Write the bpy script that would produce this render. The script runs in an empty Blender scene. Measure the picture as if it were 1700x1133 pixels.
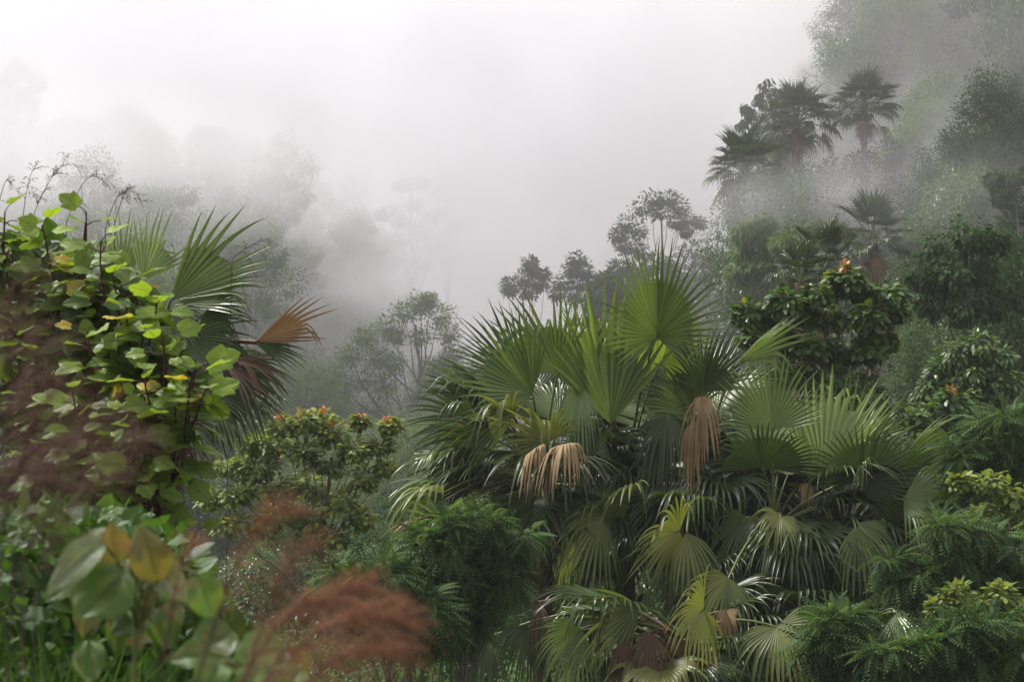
import bpy, math, random
import numpy as np
from mathutils import Vector

# ------------------------------------------------------------------ camera, sky, sun, exposure
scene = bpy.context.scene
col = scene.collection
LENS = 70.0
K = 36.0 / LENS / 1700.0            # metres per photo pixel per metre of distance
cam_d = bpy.data.cameras.new("camera")
cam = bpy.data.objects.new("camera", cam_d)
col.objects.link(cam)
cam.location = (0, 0, 0)
cam.rotation_euler = (math.radians(90), 0, 0)
cam_d.lens = LENS
cam_d.sensor_width = 36.0
cam_d.clip_start = 0.05
cam_d.clip_end = 6000
cam_d.dof.use_dof = True
cam_d.dof.focus_distance = 32.0
cam_d.dof.aperture_fstop = 6.5
scene.camera = cam

SUN_EL, SUN_AZ = 52.0, -62.0        # azimuth measured from +Y (view direction) towards +X
world = bpy.data.worlds.new("World")
scene.world = world
world.use_nodes = True
wn, wl = world.node_tree.nodes, world.node_tree.links
wn.clear()
w_out = wn.new("ShaderNodeOutputWorld")
w_bg = wn.new("ShaderNodeBackground")
w_bg.inputs["Strength"].default_value = 0.1
w_sky = wn.new("ShaderNodeTexSky")
w_sky.sky_type = 'NISHITA'
w_sky.sun_disc = False
w_sky.sun_elevation = math.radians(SUN_EL)
w_sky.sun_rotation = math.radians(SUN_AZ)
w_tc = wn.new("ShaderNodeTexCoord")
w_sep = wn.new("ShaderNodeSeparateXYZ")
wl.new(w_tc.outputs["Generated"], w_sep.inputs[0])
w_ramp = wn.new("ShaderNodeMapRange")      # overcast dome: the zenith is brighter than the horizon
w_ramp.inputs["From Min"].default_value = 0.0
w_ramp.inputs["From Max"].default_value = 1.0
w_ramp.inputs["To Min"].default_value = 5.4
w_ramp.inputs["To Max"].default_value = 8.6
wl.new(w_sep.outputs["Z"], w_ramp.inputs["Value"])
w_noise = wn.new("ShaderNodeTexNoise")     # slow cloud variation over the dome
w_noise.inputs["Scale"].default_value = 2.6
w_noise.inputs["Detail"].default_value = 3.0
w_noise.inputs["Roughness"].default_value = 0.45
wl.new(w_tc.outputs["Generated"], w_noise.inputs["Vector"])
w_nr = wn.new("ShaderNodeMapRange")
w_nr.inputs["From Min"].default_value = 0.3
w_nr.inputs["From Max"].default_value = 0.7
w_nr.inputs["To Min"].default_value = 0.90
w_nr.inputs["To Max"].default_value = 1.08
wl.new(w_noise.outputs["Fac"], w_nr.inputs["Value"])
w_mul = wn.new("ShaderNodeMath"); w_mul.operation = 'MULTIPLY'
wl.new(w_ramp.outputs[0], w_mul.inputs[0]); wl.new(w_nr.outputs[0], w_mul.inputs[1])
w_tint = wn.new("ShaderNodeVectorMath"); w_tint.operation = 'SCALE'
w_tint.inputs[0].default_value = (1.0, 0.968, 1.0)
wl.new(w_mul.outputs[0], w_tint.inputs["Scale"])
w_mix = wn.new("ShaderNodeMix"); w_mix.data_type = 'RGBA'
w_mix.inputs["Factor"].default_value = 0.94
wl.new(w_sky.outputs[0], w_mix.inputs["A"]); wl.new(w_tint.outputs[0], w_mix.inputs["B"])
wl.new(w_mix.outputs["Result"], w_bg.inputs["Color"])
wl.new(w_bg.outputs[0], w_out.inputs["Surface"])

sun_d = bpy.data.lights.new("sun", 'SUN')
sun_d.energy = 4.4
sun_d.angle = math.radians(7)
sun_d.color = (1.0, 0.96, 0.925)
sun = bpy.data.objects.new("sun", sun_d)
col.objects.link(sun)
_el, _az = math.radians(SUN_EL), math.radians(SUN_AZ)
_sd = Vector((math.cos(_el) * math.sin(_az), math.cos(_el) * math.cos(_az), math.sin(_el)))
sun.rotation_euler = _sd.to_track_quat('Z', 'Y').to_euler()

scene.view_settings.view_transform = 'Standard'
scene.view_settings.look = 'None'
scene.view_settings.gamma = 1.0
scene.view_settings.exposure = 0.78
cy = scene.cycles
cy.max_bounces = 8
cy.diffuse_bounces = 3
cy.glossy_bounces = 2
cy.transmission_bounces = 4
cy.transparent_max_bounces = 6
cy.volume_bounces = 6
cy.volume_step_rate = 1.0
cy.volume_max_steps = 64
cy.caustics_reflective = False
cy.caustics_refractive = False
cy.sample_clamp_indirect = 4.0
cy.use_denoising = True

# ------------------------------------------------------------------ helpers
RNG = np.random.default_rng(11)
random.seed(5)


def P(px, py, D):
    """photo pixel (1700x1133) at a distance -> point of the place"""
    return np.array([(px - 850.0) * K * D, D, -(py - 566.5) * K * D])


def norm(v):
    v = np.asarray(v, float)
    n = np.linalg.norm(v, axis=-1, keepdims=True)
    return v / np.maximum(n, 1e-9)


class MB:
    """collects verts / faces / a colour attribute and links them as one mesh"""

    def __init__(self):
        self.v, self.f4, self.f3, self.c, self.n = [], [], [], [], 0

    def add(self, v, f, c=None):
        v = np.asarray(v, float).reshape(-1, 3)
        f = np.asarray(f, int)
        if c is None:
            c = np.full((len(v), 3), 0.5)
        c = np.asarray(c, float)
        if c.ndim == 1:
            c = np.tile(c, (len(v), 1))
        (self.f4 if f.shape[1] == 4 else self.f3).append(f + self.n)
        self.v.append(v); self.c.append(c); self.n += len(v)

    def mesh(self, name, mat, origin=(0, 0, 0), smooth=True):
        v = np.concatenate(self.v) - np.asarray(origin, float)
        me = bpy.data.meshes.new(name)
        loops, starts, k = [], [], 0
        for fl, w in ((self.f4, 4), (self.f3, 3)):
            if fl:
                f = np.concatenate(fl)
                loops.append(f.ravel())
                starts.append(k + np.arange(len(f)) * w)
                k += f.size
        loops = np.concatenate(loops).astype(np.int32)
        starts = np.concatenate(starts).astype(np.int32)
        me.vertices.add(len(v)); me.vertices.foreach_set("co", v.astype(np.float32).ravel())
        me.loops.add(len(loops)); me.loops.foreach_set("vertex_index", loops)
        me.polygons.add(len(starts)); me.polygons.foreach_set("loop_start", starts)
        me.update(calc_edges=True)
        if smooth:
            me.polygons.foreach_set("use_smooth", np.ones(len(starts), dtype=bool))
        c = np.concatenate(self.c)
        c = np.concatenate([c, np.ones((len(c), 1))], axis=1).astype(np.float32)
        at = me.attributes.new("tint", 'FLOAT_COLOR', 'POINT')
        at.data.foreach_set("color", c.ravel())
        me.materials.append(mat)
        return me


ORG = {}


def root_origin(o):
    while o.parent:
        o = o.parent
    return ORG.get(o.name, np.zeros(3))


def obj(name, mb, mat, parent=None, smooth=True):
    org = root_origin(parent) if parent else np.zeros(3)
    o = bpy.data.objects.new(name, mb.mesh(name, mat, org, smooth) if isinstance(mb, MB) else mb)
    col.objects.link(o)
    if parent:
        o.parent = parent
    return o


def tag(o, label=None, cat=None, group=None, kind=None):
    if label: o["label"] = label
    if cat: o["category"] = cat
    if group: o["group"] = group
    if kind: o["kind"] = kind
    return o


def thing(name, label, cat, loc, group=None):
    o = bpy.data.objects.new(name, None)
    o.empty_display_size = 0.3
    col.objects.link(o)
    o.location = Vector([float(a) for a in loc])
    ORG[o.name] = np.asarray(loc, float)
    return tag(o, label, cat, group)


def copy_tree(o, parent=None):
    c = o.copy()
    col.objects.link(c)
    c.parent = parent
    for ch in o.children:
        copy_tree(ch, c)
    return c


def tube(mb, path, rad, sides=6, c=(.5, .5, .5)):
    path = np.asarray(path, float)
    n = len(path)
    rad = np.broadcast_to(np.asarray(rad, float), (n,))
    t = norm(np.gradient(path, axis=0))
    up = np.array([0.0, 0.0, 1.0])
    if abs(t[0] @ up) > 0.9:
        up = np.array([1.0, 0.0, 0.0])
    a = norm(np.cross(t, up)); b = np.cross(t, a)
    ang = np.linspace(0, 2 * math.pi, sides, endpoint=False)
    v = path[:, None, :] + rad[:, None, None] * (np.cos(ang)[None, :, None] * a[:, None, :] + np.sin(ang)[None, :, None] * b[:, None, :])
    i = np.arange(n - 1)[:, None] * sides
    j = np.arange(sides)[None, :]; j2 = (j + 1) % sides
    f = np.stack([i + j, i + j2, i + sides + j2, i + sides + j], -1).reshape(-1, 4)
    mb.add(v.reshape(-1, 3), f, c)


def curve(p0, p1, sag=0.0, n=8, wig=0.0, rng=RNG, up=None):
    p0, p1 = np.asarray(p0, float), np.asarray(p1, float)
    t = np.linspace(0, 1, n)[:, None]
    p = p0 * (1 - t) + p1 * t
    p[:, 2] += sag * np.sin(math.pi * t[:, 0])
    if wig:
        L = np.linalg.norm(p1 - p0)
        w = rng.normal(0, wig * L, (n, 3)); w[0] = w[-1] = 0
        w = (w + np.roll(w, 1, 0) + np.roll(w, -1, 0)) / 3; w[0] = w[-1] = 0
        p = p + w
    return p


def place(mb, tv, tf, pos, axis, nrm, scale, c0, cvar=None):
    """many copies of a small leaf template (y = along, z = normal)"""
    m = len(pos)
    if m == 0:
        return
    y = norm(axis)
    z = norm(nrm - (nrm * y).sum(-1, keepdims=True) * y)
    x = np.cross(y, z)
    s = np.broadcast_to(np.asarray(scale, float), (m,))[:, None, None]
    v = pos[:, None, :] + s * (tv[None, :, 0:1] * x[:, None, :] + tv[None, :, 1:2] * y[:, None, :] + tv[None, :, 2:3] * z[:, None, :])
    f = (tf[None, :, :] + (np.arange(m) * len(tv))[:, None, None]).reshape(-1, tf.shape[1])
    c = np.repeat(c0, len(tv), axis=0)
    if cvar is not None:
        c[:, 1:3] = np.tile(cvar, (m, 1))
    mb.add(v.reshape(-1, 3), f, c)


# ------------------------------------------------------------------ materials
def _nt(name):
    m = bpy.data.materials.new(name)
    m.use_nodes = True
    nt = m.node_tree
    nt.nodes.clear()
    return m, nt.nodes, nt.links


def leaf_mat(name, dark, light, alt, trans=0.3, rough=0.45, noise=3.0, spec=0.4, veins=False, tr_boost=1.6):
    m, n, l = _nt(name)
    out = n.new("ShaderNodeOutputMaterial")
    at = n.new("ShaderNodeAttribute"); at.attribute_name = "tint"
    sep = n.new("ShaderNodeSeparateColor"); l.new(at.outputs["Color"], sep.inputs[0])
    geo = n.new("ShaderNodeNewGeometry")
    nz = n.new("ShaderNodeTexNoise"); nz.inputs["Scale"].default_value = noise; nz.inputs["Detail"].default_value = 4
    l.new(geo.outputs["Position"], nz.inputs["Vector"])
    ad = n.new("ShaderNodeMath"); ad.operation = 'MULTIPLY_ADD'; ad.inputs[1].default_value = 0.9; ad.inputs[2].default_value = -0.45
    l.new(nz.outputs["Fac"], ad.inputs[0])
    a2 = n.new("ShaderNodeMath"); a2.operation = 'ADD'; a2.use_clamp = True
    l.new(ad.outputs[0], a2.inputs[0]); l.new(sep.outputs[0], a2.inputs[1])
    mx = n.new("ShaderNodeMix"); mx.data_type = 'RGBA'
    mx.inputs["A"].default_value = (*dark, 1); mx.inputs["B"].default_value = (*light, 1)
    l.new(a2.outputs[0], mx.inputs["Factor"])
    nz2 = n.new("ShaderNodeTexNoise"); nz2.inputs["Scale"].default_value = noise * 4; nz2.inputs["Detail"].default_value = 3
    l.new(geo.outputs["Position"], nz2.inputs["Vector"])
    g1 = n.new("ShaderNodeMath"); g1.operation = 'MULTIPLY_ADD'; g1.inputs[1].default_value = 1.2; g1.inputs[2].default_value = -0.6
    l.new(nz2.outputs["Fac"], g1.inputs[0])
    g2 = n.new("ShaderNodeMath"); g2.operation = 'ADD'
    l.new(g1.outputs[0], g2.inputs[0]); l.new(sep.outputs[1], g2.inputs[1])
    g3 = n.new("ShaderNodeMapRange"); g3.inputs["From Min"].default_value = 0.45; g3.inputs["From Max"].default_value = 0.85
    l.new(g2.outputs[0], g3.inputs["Value"])
    mx2 = n.new("ShaderNodeMix"); mx2.data_type = 'RGBA'
    l.new(g3.outputs[0], mx2.inputs["Factor"]); l.new(mx.outputs["Result"], mx2.inputs["A"])
    mx2.inputs["B"].default_value = (*alt, 1)
    colr = mx2.outputs["Result"]
    bs = n.new("ShaderNodeBsdfPrincipled")
    if veins:     # blue channel carries 1 on the veins
        vm = n.new("ShaderNodeMix"); vm.data_type = 'RGBA'
        mr = n.new("ShaderNodeMapRange"); mr.inputs["From Min"].default_value = 0.35; mr.inputs["From Max"].default_value = .9
        mr.inputs["To Max"].default_value = 0.55
        l.new(sep.outputs[2], mr.inputs["Value"]); l.new(mr.outputs[0], vm.inputs["Factor"])
        l.new(colr, vm.inputs["A"]); vm.inputs["B"].default_value = (dark[0] * .4, dark[1] * .4, dark[2] * .4, 1)
        colr = vm.outputs["Result"]
    l.new(colr, bs.inputs["Base Color"])
    bs.inputs["Roughness"].default_value = rough
    bs.inputs["Specular IOR Level"].default_value = spec
    tr = n.new("ShaderNodeBsdfTranslucent")
    tb = n.new("ShaderNodeVectorMath"); tb.operation = 'MULTIPLY'
    tb.inputs[1].default_value = (tr_boost * 1.15, tr_boost * 1.1, tr_boost * 0.55)
    l.new(colr, tb.inputs[0]); l.new(tb.outputs[0], tr.inputs["Color"])
    ms = n.new("ShaderNodeMixShader"); ms.inputs[0].default_value = trans
    l.new(bs.outputs[0], ms.inputs[1]); l.new(tr.outputs[0], ms.inputs[2])
    l.new(ms.outputs[0], out.inputs["Surface"])
    return m


def bark_mat(name, a, b, scale=6.0, rough=0.9):
    m, n, l = _nt(name)
    out = n.new("ShaderNodeOutputMaterial")
    bs = n.new("ShaderNodeBsdfPrincipled"); bs.inputs["Roughness"].default_value = rough
    bs.inputs["Specular IOR Level"].default_value = 0.2
    geo = n.new("ShaderNodeNewGeometry")
    mp = n.new("ShaderNodeMapping"); mp.inputs["Scale"].default_value = (scale, scale, scale * 0.35)
    l.new(geo.outputs["Position"], mp.inputs[0])
    nz = n.new("ShaderNodeTexNoise"); nz.inputs["Scale"].default_value = 1; nz.inputs["Detail"].default_value = 6
    l.new(mp.outputs[0], nz.inputs["Vector"])
    cr = n.new("ShaderNodeValToRGB")
    cr.color_ramp.elements[0].position = 0.35; cr.color_ramp.elements[0].color = (*a, 1)
    cr.color_ramp.elements[1].position = 0.68; cr.color_ramp.elements[1].color = (*b, 1)
    l.new(nz.outputs["Fac"], cr.inputs[0]); l.new(cr.outputs[0], bs.inputs["Base Color"])
    bp = n.new("ShaderNodeBump"); bp.inputs["Strength"].default_value = 0.5; bp.inputs["Distance"].default_value = 0.05
    l.new(nz.outputs["Fac"], bp.inputs["Height"]); l.new(bp.outputs[0], bs.inputs["Normal"])
    l.new(bs.outputs[0], out.inputs["Surface"])
    return m


M = {
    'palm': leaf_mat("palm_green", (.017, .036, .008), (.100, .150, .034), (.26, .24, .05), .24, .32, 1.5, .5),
    'palm_dark': leaf_mat("palm_dark_green", (.007, .016, .005), (.042, .072, .018), (.16, .15, .03), .18, .34, 1.5, .3),  # dark green leaves; colour lowered further to paint shade into crown gaps
    'palm_lime': leaf_mat("palm_lime", (.07, .12, .015), (.15, .21, .03), (.32, .28, .04), .38, .40, 1.5),
    'palm_pale': leaf_mat("palm_pale_green", (.10, .155, .050), (.19, .26, .10), (.30, .30, .12), .26, .50, 1.5),
    'palm_yellow': leaf_mat("palm_yellow_green", (.050, .075, .014), (.155, .175, .04), (.38, .29, .08), .26, .42, 2.0),
    'palm_dead': leaf_mat("palm_dead_tan", (.125, .086, .045), (.28, .20, .105), (.10, .06, .035), .12, .7, 4.0, .15, tr_boost=1.0),
    'palm_rust': leaf_mat("palm_dead_rust", (.105, .060, .032), (.23, .135, .070), (.10, .12, .02), .25, .6, 4.0, .2, tr_boost=1.1),
    'palm_brown': leaf_mat("palm_dead_dark_brown", (.035, .022, .015), (.10, .058, .036), (.20, .11, .06), .10, .6, 4.0, .3, tr_boost=1.0),
    'stalk': leaf_mat("palm_stalk", (.05, .075, .015), (.10, .14, .03), (.15, .12, .04), .05, .5, 6.0),
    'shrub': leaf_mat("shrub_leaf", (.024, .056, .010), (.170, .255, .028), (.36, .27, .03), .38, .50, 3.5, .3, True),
    'front': leaf_mat("front_leaf", (.045, .085, .014), (.11, .19, .035), (.20, .14, .06), .35, .42, 8.0, .4, True),
    'front_pale': leaf_mat("front_pale_leaf", (.09, .12, .06), (.20, .24, .13), (.19, .11, .06), .25, .45, 10.0, .5, True),
    'front_olive': leaf_mat("front_olive_leaf", (.085, .085, .020), (.165, .140, .04), (.17, .080, .040), .35, .45, 9.0, .35, True),
    'tree_a': leaf_mat("tree_leaf_mid", (.030, .066, .014), (.075, .135, .025), (.30, .28, .03), .28, .40, .9),
    'tree_o': leaf_mat("tree_leaf_olive", (.060, .095, .020), (.20, .25, .055), (.30, .28, .04), .30, .5, 1.2, .25),
    'tree_b': leaf_mat("tree_leaf_dark", (.014, .034, .012), (.038, .078, .026), (.08, .12, .03), .25, .8, .5, .08),
    'tree_c': leaf_mat("tree_leaf_light", (.060, .105, .030), (.120, .180, .050), (.20, .22, .05), .30, .75, .5, .1),
    'tree_g': leaf_mat("tree_leaf_blue_green", (.020, .044, .016), (.080, .140, .045), (.12, .20, .02), .28, .65, .8, .15),
    'bright': leaf_mat("young_leaf_bright", (.045, .11, .018), (.09, .19, .03), (.20, .38, .03), .4, .4, 1.5),
    'blossom': leaf_mat("orange_blossom", (.34, .10, .03), (.48, .20, .06), (.5, .32, .08), .2, .5, 3.0),
    'plume': leaf_mat("plume_red_brown", (.17, .075, .045), (.34, .165, .105), (.28, .17, .12), .35, .6, 6.0, .2, tr_boost=1.2),
    'plume_dull': leaf_mat("plume_dull_brown", (.085, .045, .035), (.20, .115, .090), (.20, .14, .11), .3, .6, 6.0, .2, tr_boost=1.1),
    'grass': leaf_mat("grass_blade", (.022, .055, .008), (.060, .125, .02), (.16, .16, .05), .35, .5, 3.0, .25),
    'dry': bark_mat("dry_stalk", (.035, .025, .022), (.09, .06, .05), 20),
    'stem_red': bark_mat("stem_red_brown", (.03, .012, .010), (.09, .035, .025), 20),
    'bark': bark_mat("bark_grey", (.045, .038, .030), (.14, .12, .10), 4),
    'bark_pale': bark_mat("bark_pale", (.18, .16, .14), (.42, .38, .34), 3),
    'palm_trunk': bark_mat("palm_trunk_fibre", (.035, .026, .018), (.15, .105, .065), 9),
    'ground': bark_mat("ground_litter", (.012, .020, .008), (.045, .050, .022), .8),
}

# ------------------------------------------------------------------ terrain
def sst(a, b, x):
    t = np.clip((x - a) / (b - a), 0, 1)
    return t * t * (3 - 2 * t)


def H(x, y):
    x = np.asarray(x, float); y = np.asarray(y, float)
    h = -1.75 - 7.5 * sst(4, 26, y) - 4.5 * sst(30, 85, y) - 0.25 * np.clip(x, 0, 12) * (1 - sst(4, 30, y)) * sst(0, 3, y)
    # right hill: a low spur that carries the palms, then a steep flank behind and beside it
    x0 = np.interp(y, [30, 60, 100, 140, 180, 260, 400], [10, 9, 8, 10, 18, 34, 60])
    h = h + np.interp(y, [35, 55, 75, 90, 120, 400], [0, 4, 9, 14.5, 16, 20]) * sst(0, 1, (x - x0) / np.interp(y, [40, 90, 200], [16, 7, 20]))
    h = h + np.interp(y, [50, 90, 120, 400], [0, 12, 28, 34]) * sst(0, 1, (x - 21) / 26)
    xb = np.interp(y, [118, 150, 180, 260], [14, 15, 20, 36])
    h = h + 26 * sst(120, 162, y) * sst(0, 1, (x - xb) / 14)
    # left hill, far, lost in cloud
    hl = np.interp(y, [80, 110, 170, 260, 330, 600], [0, 6, 17, 31, 34, 34])
    xe = np.interp(y, [80, 170, 260, 400], [2, -4, -7, -20])
    h = h + hl * sst(0, 1, (xe - x) / 22.0)
    h = h + (np.sin(x * .21 + 1.3) * np.cos(y * .17) + .6 * np.sin(x * .47 + y * .39)) * np.clip((y - 20) / 60, 0, 1) * .7 + 2.2 * np.sin(x * .11 + y * .06) * np.sin(y * .083 + 1) * np.clip((y - 105) / 40, 0, 1)
    return h


def build_ground():
    nx, ny = 150, 170
    u = np.linspace(-1, 1, nx); v = np.linspace(0, 1, ny)
    X = np.sign(u) * (np.abs(u) * 60 + np.abs(u) ** 4 * 1140)
    Y = -30 + v * 330 + v ** 5 * 1000
    gx, gy = np.meshgrid(X, Y)
    gz = H(gx, gy)
    vv = np.stack([gx, gy, gz], -1).reshape(-1, 3)
    i = np.arange(ny - 1)[:, None] * nx; j = np.arange(nx - 1)[None, :]
    f = np.stack([i + j, i + j + 1, i + nx + j + 1, i + nx + j], -1).reshape(-1, 4)
    mb = MB(); mb.add(vv, f)
    tag(obj("ground", mb, M['ground']), kind="structure")


build_ground()

# ------------------------------------------------------------------ small leaf templates
def tmpl_leaf(w=.35, fold=.08, curl=.12):
    """pointed leaf, length 1: 2 x 2 quads"""
    y = np.array([0, .35, .75, 1.0]); ww = np.array([.03, .5, .32, .0]) * w * 2
    v, f = [], []
    for k in range(4):
        z = -curl * y[k] ** 2
        v += [(-ww[k], y[k], z + fold * ww[k] * 2), (0, y[k], z - .0), (ww[k], y[k], z + fold * ww[k] * 2)]
    for k in range(3):
        a = 3 * k
        f += [(a, a + 1, a + 4, a + 3), (a + 1, a + 2, a + 5, a + 4)]
    return np.array(v, float), np.array(f)


def tmpl_quad(w=.4, curl=.15):
    v = np.array([(0, 0, 0), (w / 2, .5, -curl * .3), (0, 1, -curl), (-w / 2, .5, -curl * .3)], float)
    return v, np.array([(0, 1, 2, 3)])


def tmpl_frond(pairs=8, leaflet=.30, droop=.35):
    """feathery leaf, length 1: pairs of narrow leaflets"""
    vs, fs, n = [], [], 0
    for k in range(pairs + 1):
        t = .12 + .88 * k / pairs
        b = np.array([0, t, -droop * t * t])
        L = leaflet * (math.sin(math.pi * min(1, .25 + .7 * t)) * .9 + .25)
        for s in ((-1, 1) if k < pairs else (0,)):
            d = np.array([s * .86, .5, -.28]) if s else np.array([0, 1, -.5])
            d = d / np.linalg.norm(d)
            sd = np.cross(d, (0, 0, 1)); sd = sd / np.linalg.norm(sd)
            w = L * .17
            vs += [b, b + d * L * .45 + sd * w, b + d * L + np.array([0, 0, -.05]), b + d * L * .45 - sd * w]
            fs.append((n, n + 1, n + 2, n + 3)); n += 4
    # rachis
    vs += [(-.008, 0, 0), (.008, 0, 0), (.004, 1, -droop), (-.004, 1, -droop)]
    fs.append((n, n + 1, n + 2, n + 3))
    return np.array(vs, float), np.array(fs)


T_LEAF = tmpl_leaf(.34)
T_LONG = tmpl_leaf(.20, .08, .25)
T_QUAD = tmpl_quad(.45)
T_FROND = tmpl_frond(8, .21, .5)
T_FROND_S = tmpl_frond(5, .34)
T_TRI = (np.array([(-.2, 0, 0), (.2, .1, 0), (0, 1, -.2)], float), np.array([(0, 1, 2)]))


def rand_dirs(n, rng):
    return norm(rng.normal(size=(n, 3)))


# ------------------------------------------------------------------ trees
def foliage(mb, clumps, rng, tmpl, size, twigs=16, leaves=14, flat=.7, spread=.34, droop=.3, upn=1.0, wood=None, young=0.0,
            twig_r=.008, var=.25):
    """clumps of twigs, each twig a spray of leaves, spread through the crown's volume"""
    tv, tf = tmpl
    for c, r in clumps:
        m = max(4, int(twigs * rng.uniform(.8, 1.2)))
        d = rand_dirs(m, rng)
        rad = r * rng.uniform(.25, 1.0, (m, 1)) ** .6
        off = d * rad; off[:, 2] *= flat
        ends = c + off
        if wood is not None:
            for e in ends[::2]:
                tube(wood, curve(c - np.array([0, 0, r * .25]), e, 0, 4, .05, rng), np.linspace(twig_r, twig_r * .35, 4), 3)
        k = leaves
        base = np.repeat(ends, k, 0)
        dd = rand_dirs(m * k, rng); outw = norm(np.repeat(off, k, 0) + 1e-6)
        pos = base + dd * (r * spread) * rng.uniform(.2, 1, (m * k, 1))
        ax = norm(dd * .8 + outw * .7 + np.array([0, 0, -droop]))
        nn = norm(rand_dirs(m * k, rng) * .55 + np.array([0, 0, upn]) + outw * .3)
        tw = np.repeat(rng.normal(.5, var, m), k) + rng.normal(0, var * .6, m * k)
        hgt = np.repeat(off[:, 2] / max(r, 1e-3), k)
        yy = np.where(hgt > .25, young, young * .15) * (rng.random(m * k) < .7)
        c0 = np.stack([np.clip(tw, 0, 1), yy, np.zeros(m * k)], -1)
        place(mb, tv, tf, pos, ax, nn, size * rng.uniform(.7, 1.25, m * k), c0)


def limbs(wood, base, top, clumps, r0, rng, wig=.02, start=.35, top_r=.35):
    """tapered trunk and limbs that reach each clump"""
    base, top = np.asarray(base, float), np.asarray(top, float)
    tr = curve(base, top, 0, 14, wig, rng)
    rr = np.linspace(r0, r0 * top_r, 14); rr[0] *= 1.35
    tube(wood, tr, rr, 8)
    L = top - base
    for c, r in clumps:
        t = np.clip(((c - base) @ L) / (L @ L) - .22 - rng.uniform(0, .12), start, .97)
        i = t * 13
        a = tr[int(i)] + (tr[min(13, int(i) + 1)] - tr[int(i)]) * (i % 1)
        dist = np.linalg.norm(c - a)
        lr = r0 * (1 - (1 - top_r) * t) * min(.6, .22 + dist / 14)
        pth = curve(a, c - np.array([0, 0, r * .2]), -dist * .07, 8, .035, rng)
        tube(wood, pth, np.linspace(lr, lr * .25, 8), 5)


def rand_clumps(rng, n, H0, H1, R, cr, flat=1.0):
    out = []
    for i in range(n):
        t = (i + .5) / n
        z = H0 + (H1 - H0) * t
        prof = math.sin(math.pi * (.18 + .74 * t)) ** .8
        a = i * 2.399 + rng.uniform(-.4, .4)
        rr = R * prof * rng.uniform(.35, 1)
        out.append((np.array([math.cos(a) * rr, math.sin(a) * rr, z + rng.uniform(-.4, .4)]), cr * rng.uniform(.7, 1.25)))
    return out


def make_template(kind, seed, mat, bark='bark'):
    rng = np.random.default_rng(seed)
    root = thing("forest_tree", "tree", "tree", (0, 0, 0))
    cw, lv = MB(), MB()
    if kind == 'round':
        cl = rand_clumps(rng, 22, 4.2, 10.5, 3.4, 1.5)
        limbs(cw, (0, 0, -2), (rng.uniform(-.5, .5), 0, 9), cl, .22, rng)
        foliage(lv, cl, rng, T_QUAD, .20, 44, 22, .75, .36, .5)
    elif kind == 'tall':
        cl = rand_clumps(rng, 15, 8.0, 14.0, 2.6, 1.35)
        limbs(cw, (0, 0, -2), (rng.uniform(-.7, .7), .3, 13), cl, .17, rng, start=.5)
        foliage(lv, cl, rng, T_QUAD, .19, 40, 22, .6, .36, .3)
    elif kind == 'flat':
        cl = rand_clumps(rng, 13, 7.5, 11.0, 4.2, 1.35)
        limbs(cw, (0, 0, -2), (.5, 0, 9.5), cl, .2, rng, start=.35)
        foliage(lv, cl, rng, T_QUAD, .19, 42, 20, .3, .40, .1)
    elif kind == 'bush':
        cl = rand_clumps(rng, 18, .6, 4.0, 2.9, 1.3)
        limbs(cw, (0, 0, -.6), (0, 0, 3.0), cl, .10, rng, start=.1)
        foliage(lv, cl, rng, T_QUAD, .20, 30, 16, .6, .40, .4)
    elif kind == 'weeping':
        cl = rand_clumps(rng, 16, 4.5, 12.0, 2.6, 1.2)
        limbs(cw, (0, 0, -2), (0, 0, 12), cl, .16, rng)
        foliage(lv, cl, rng, T_LONG, .55, 16, 14, 1.0, .5, 1.6)
    obj("trunk", cw, M[bark], root)
    obj("crown", lv, M[mat], root)
    return root


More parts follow.
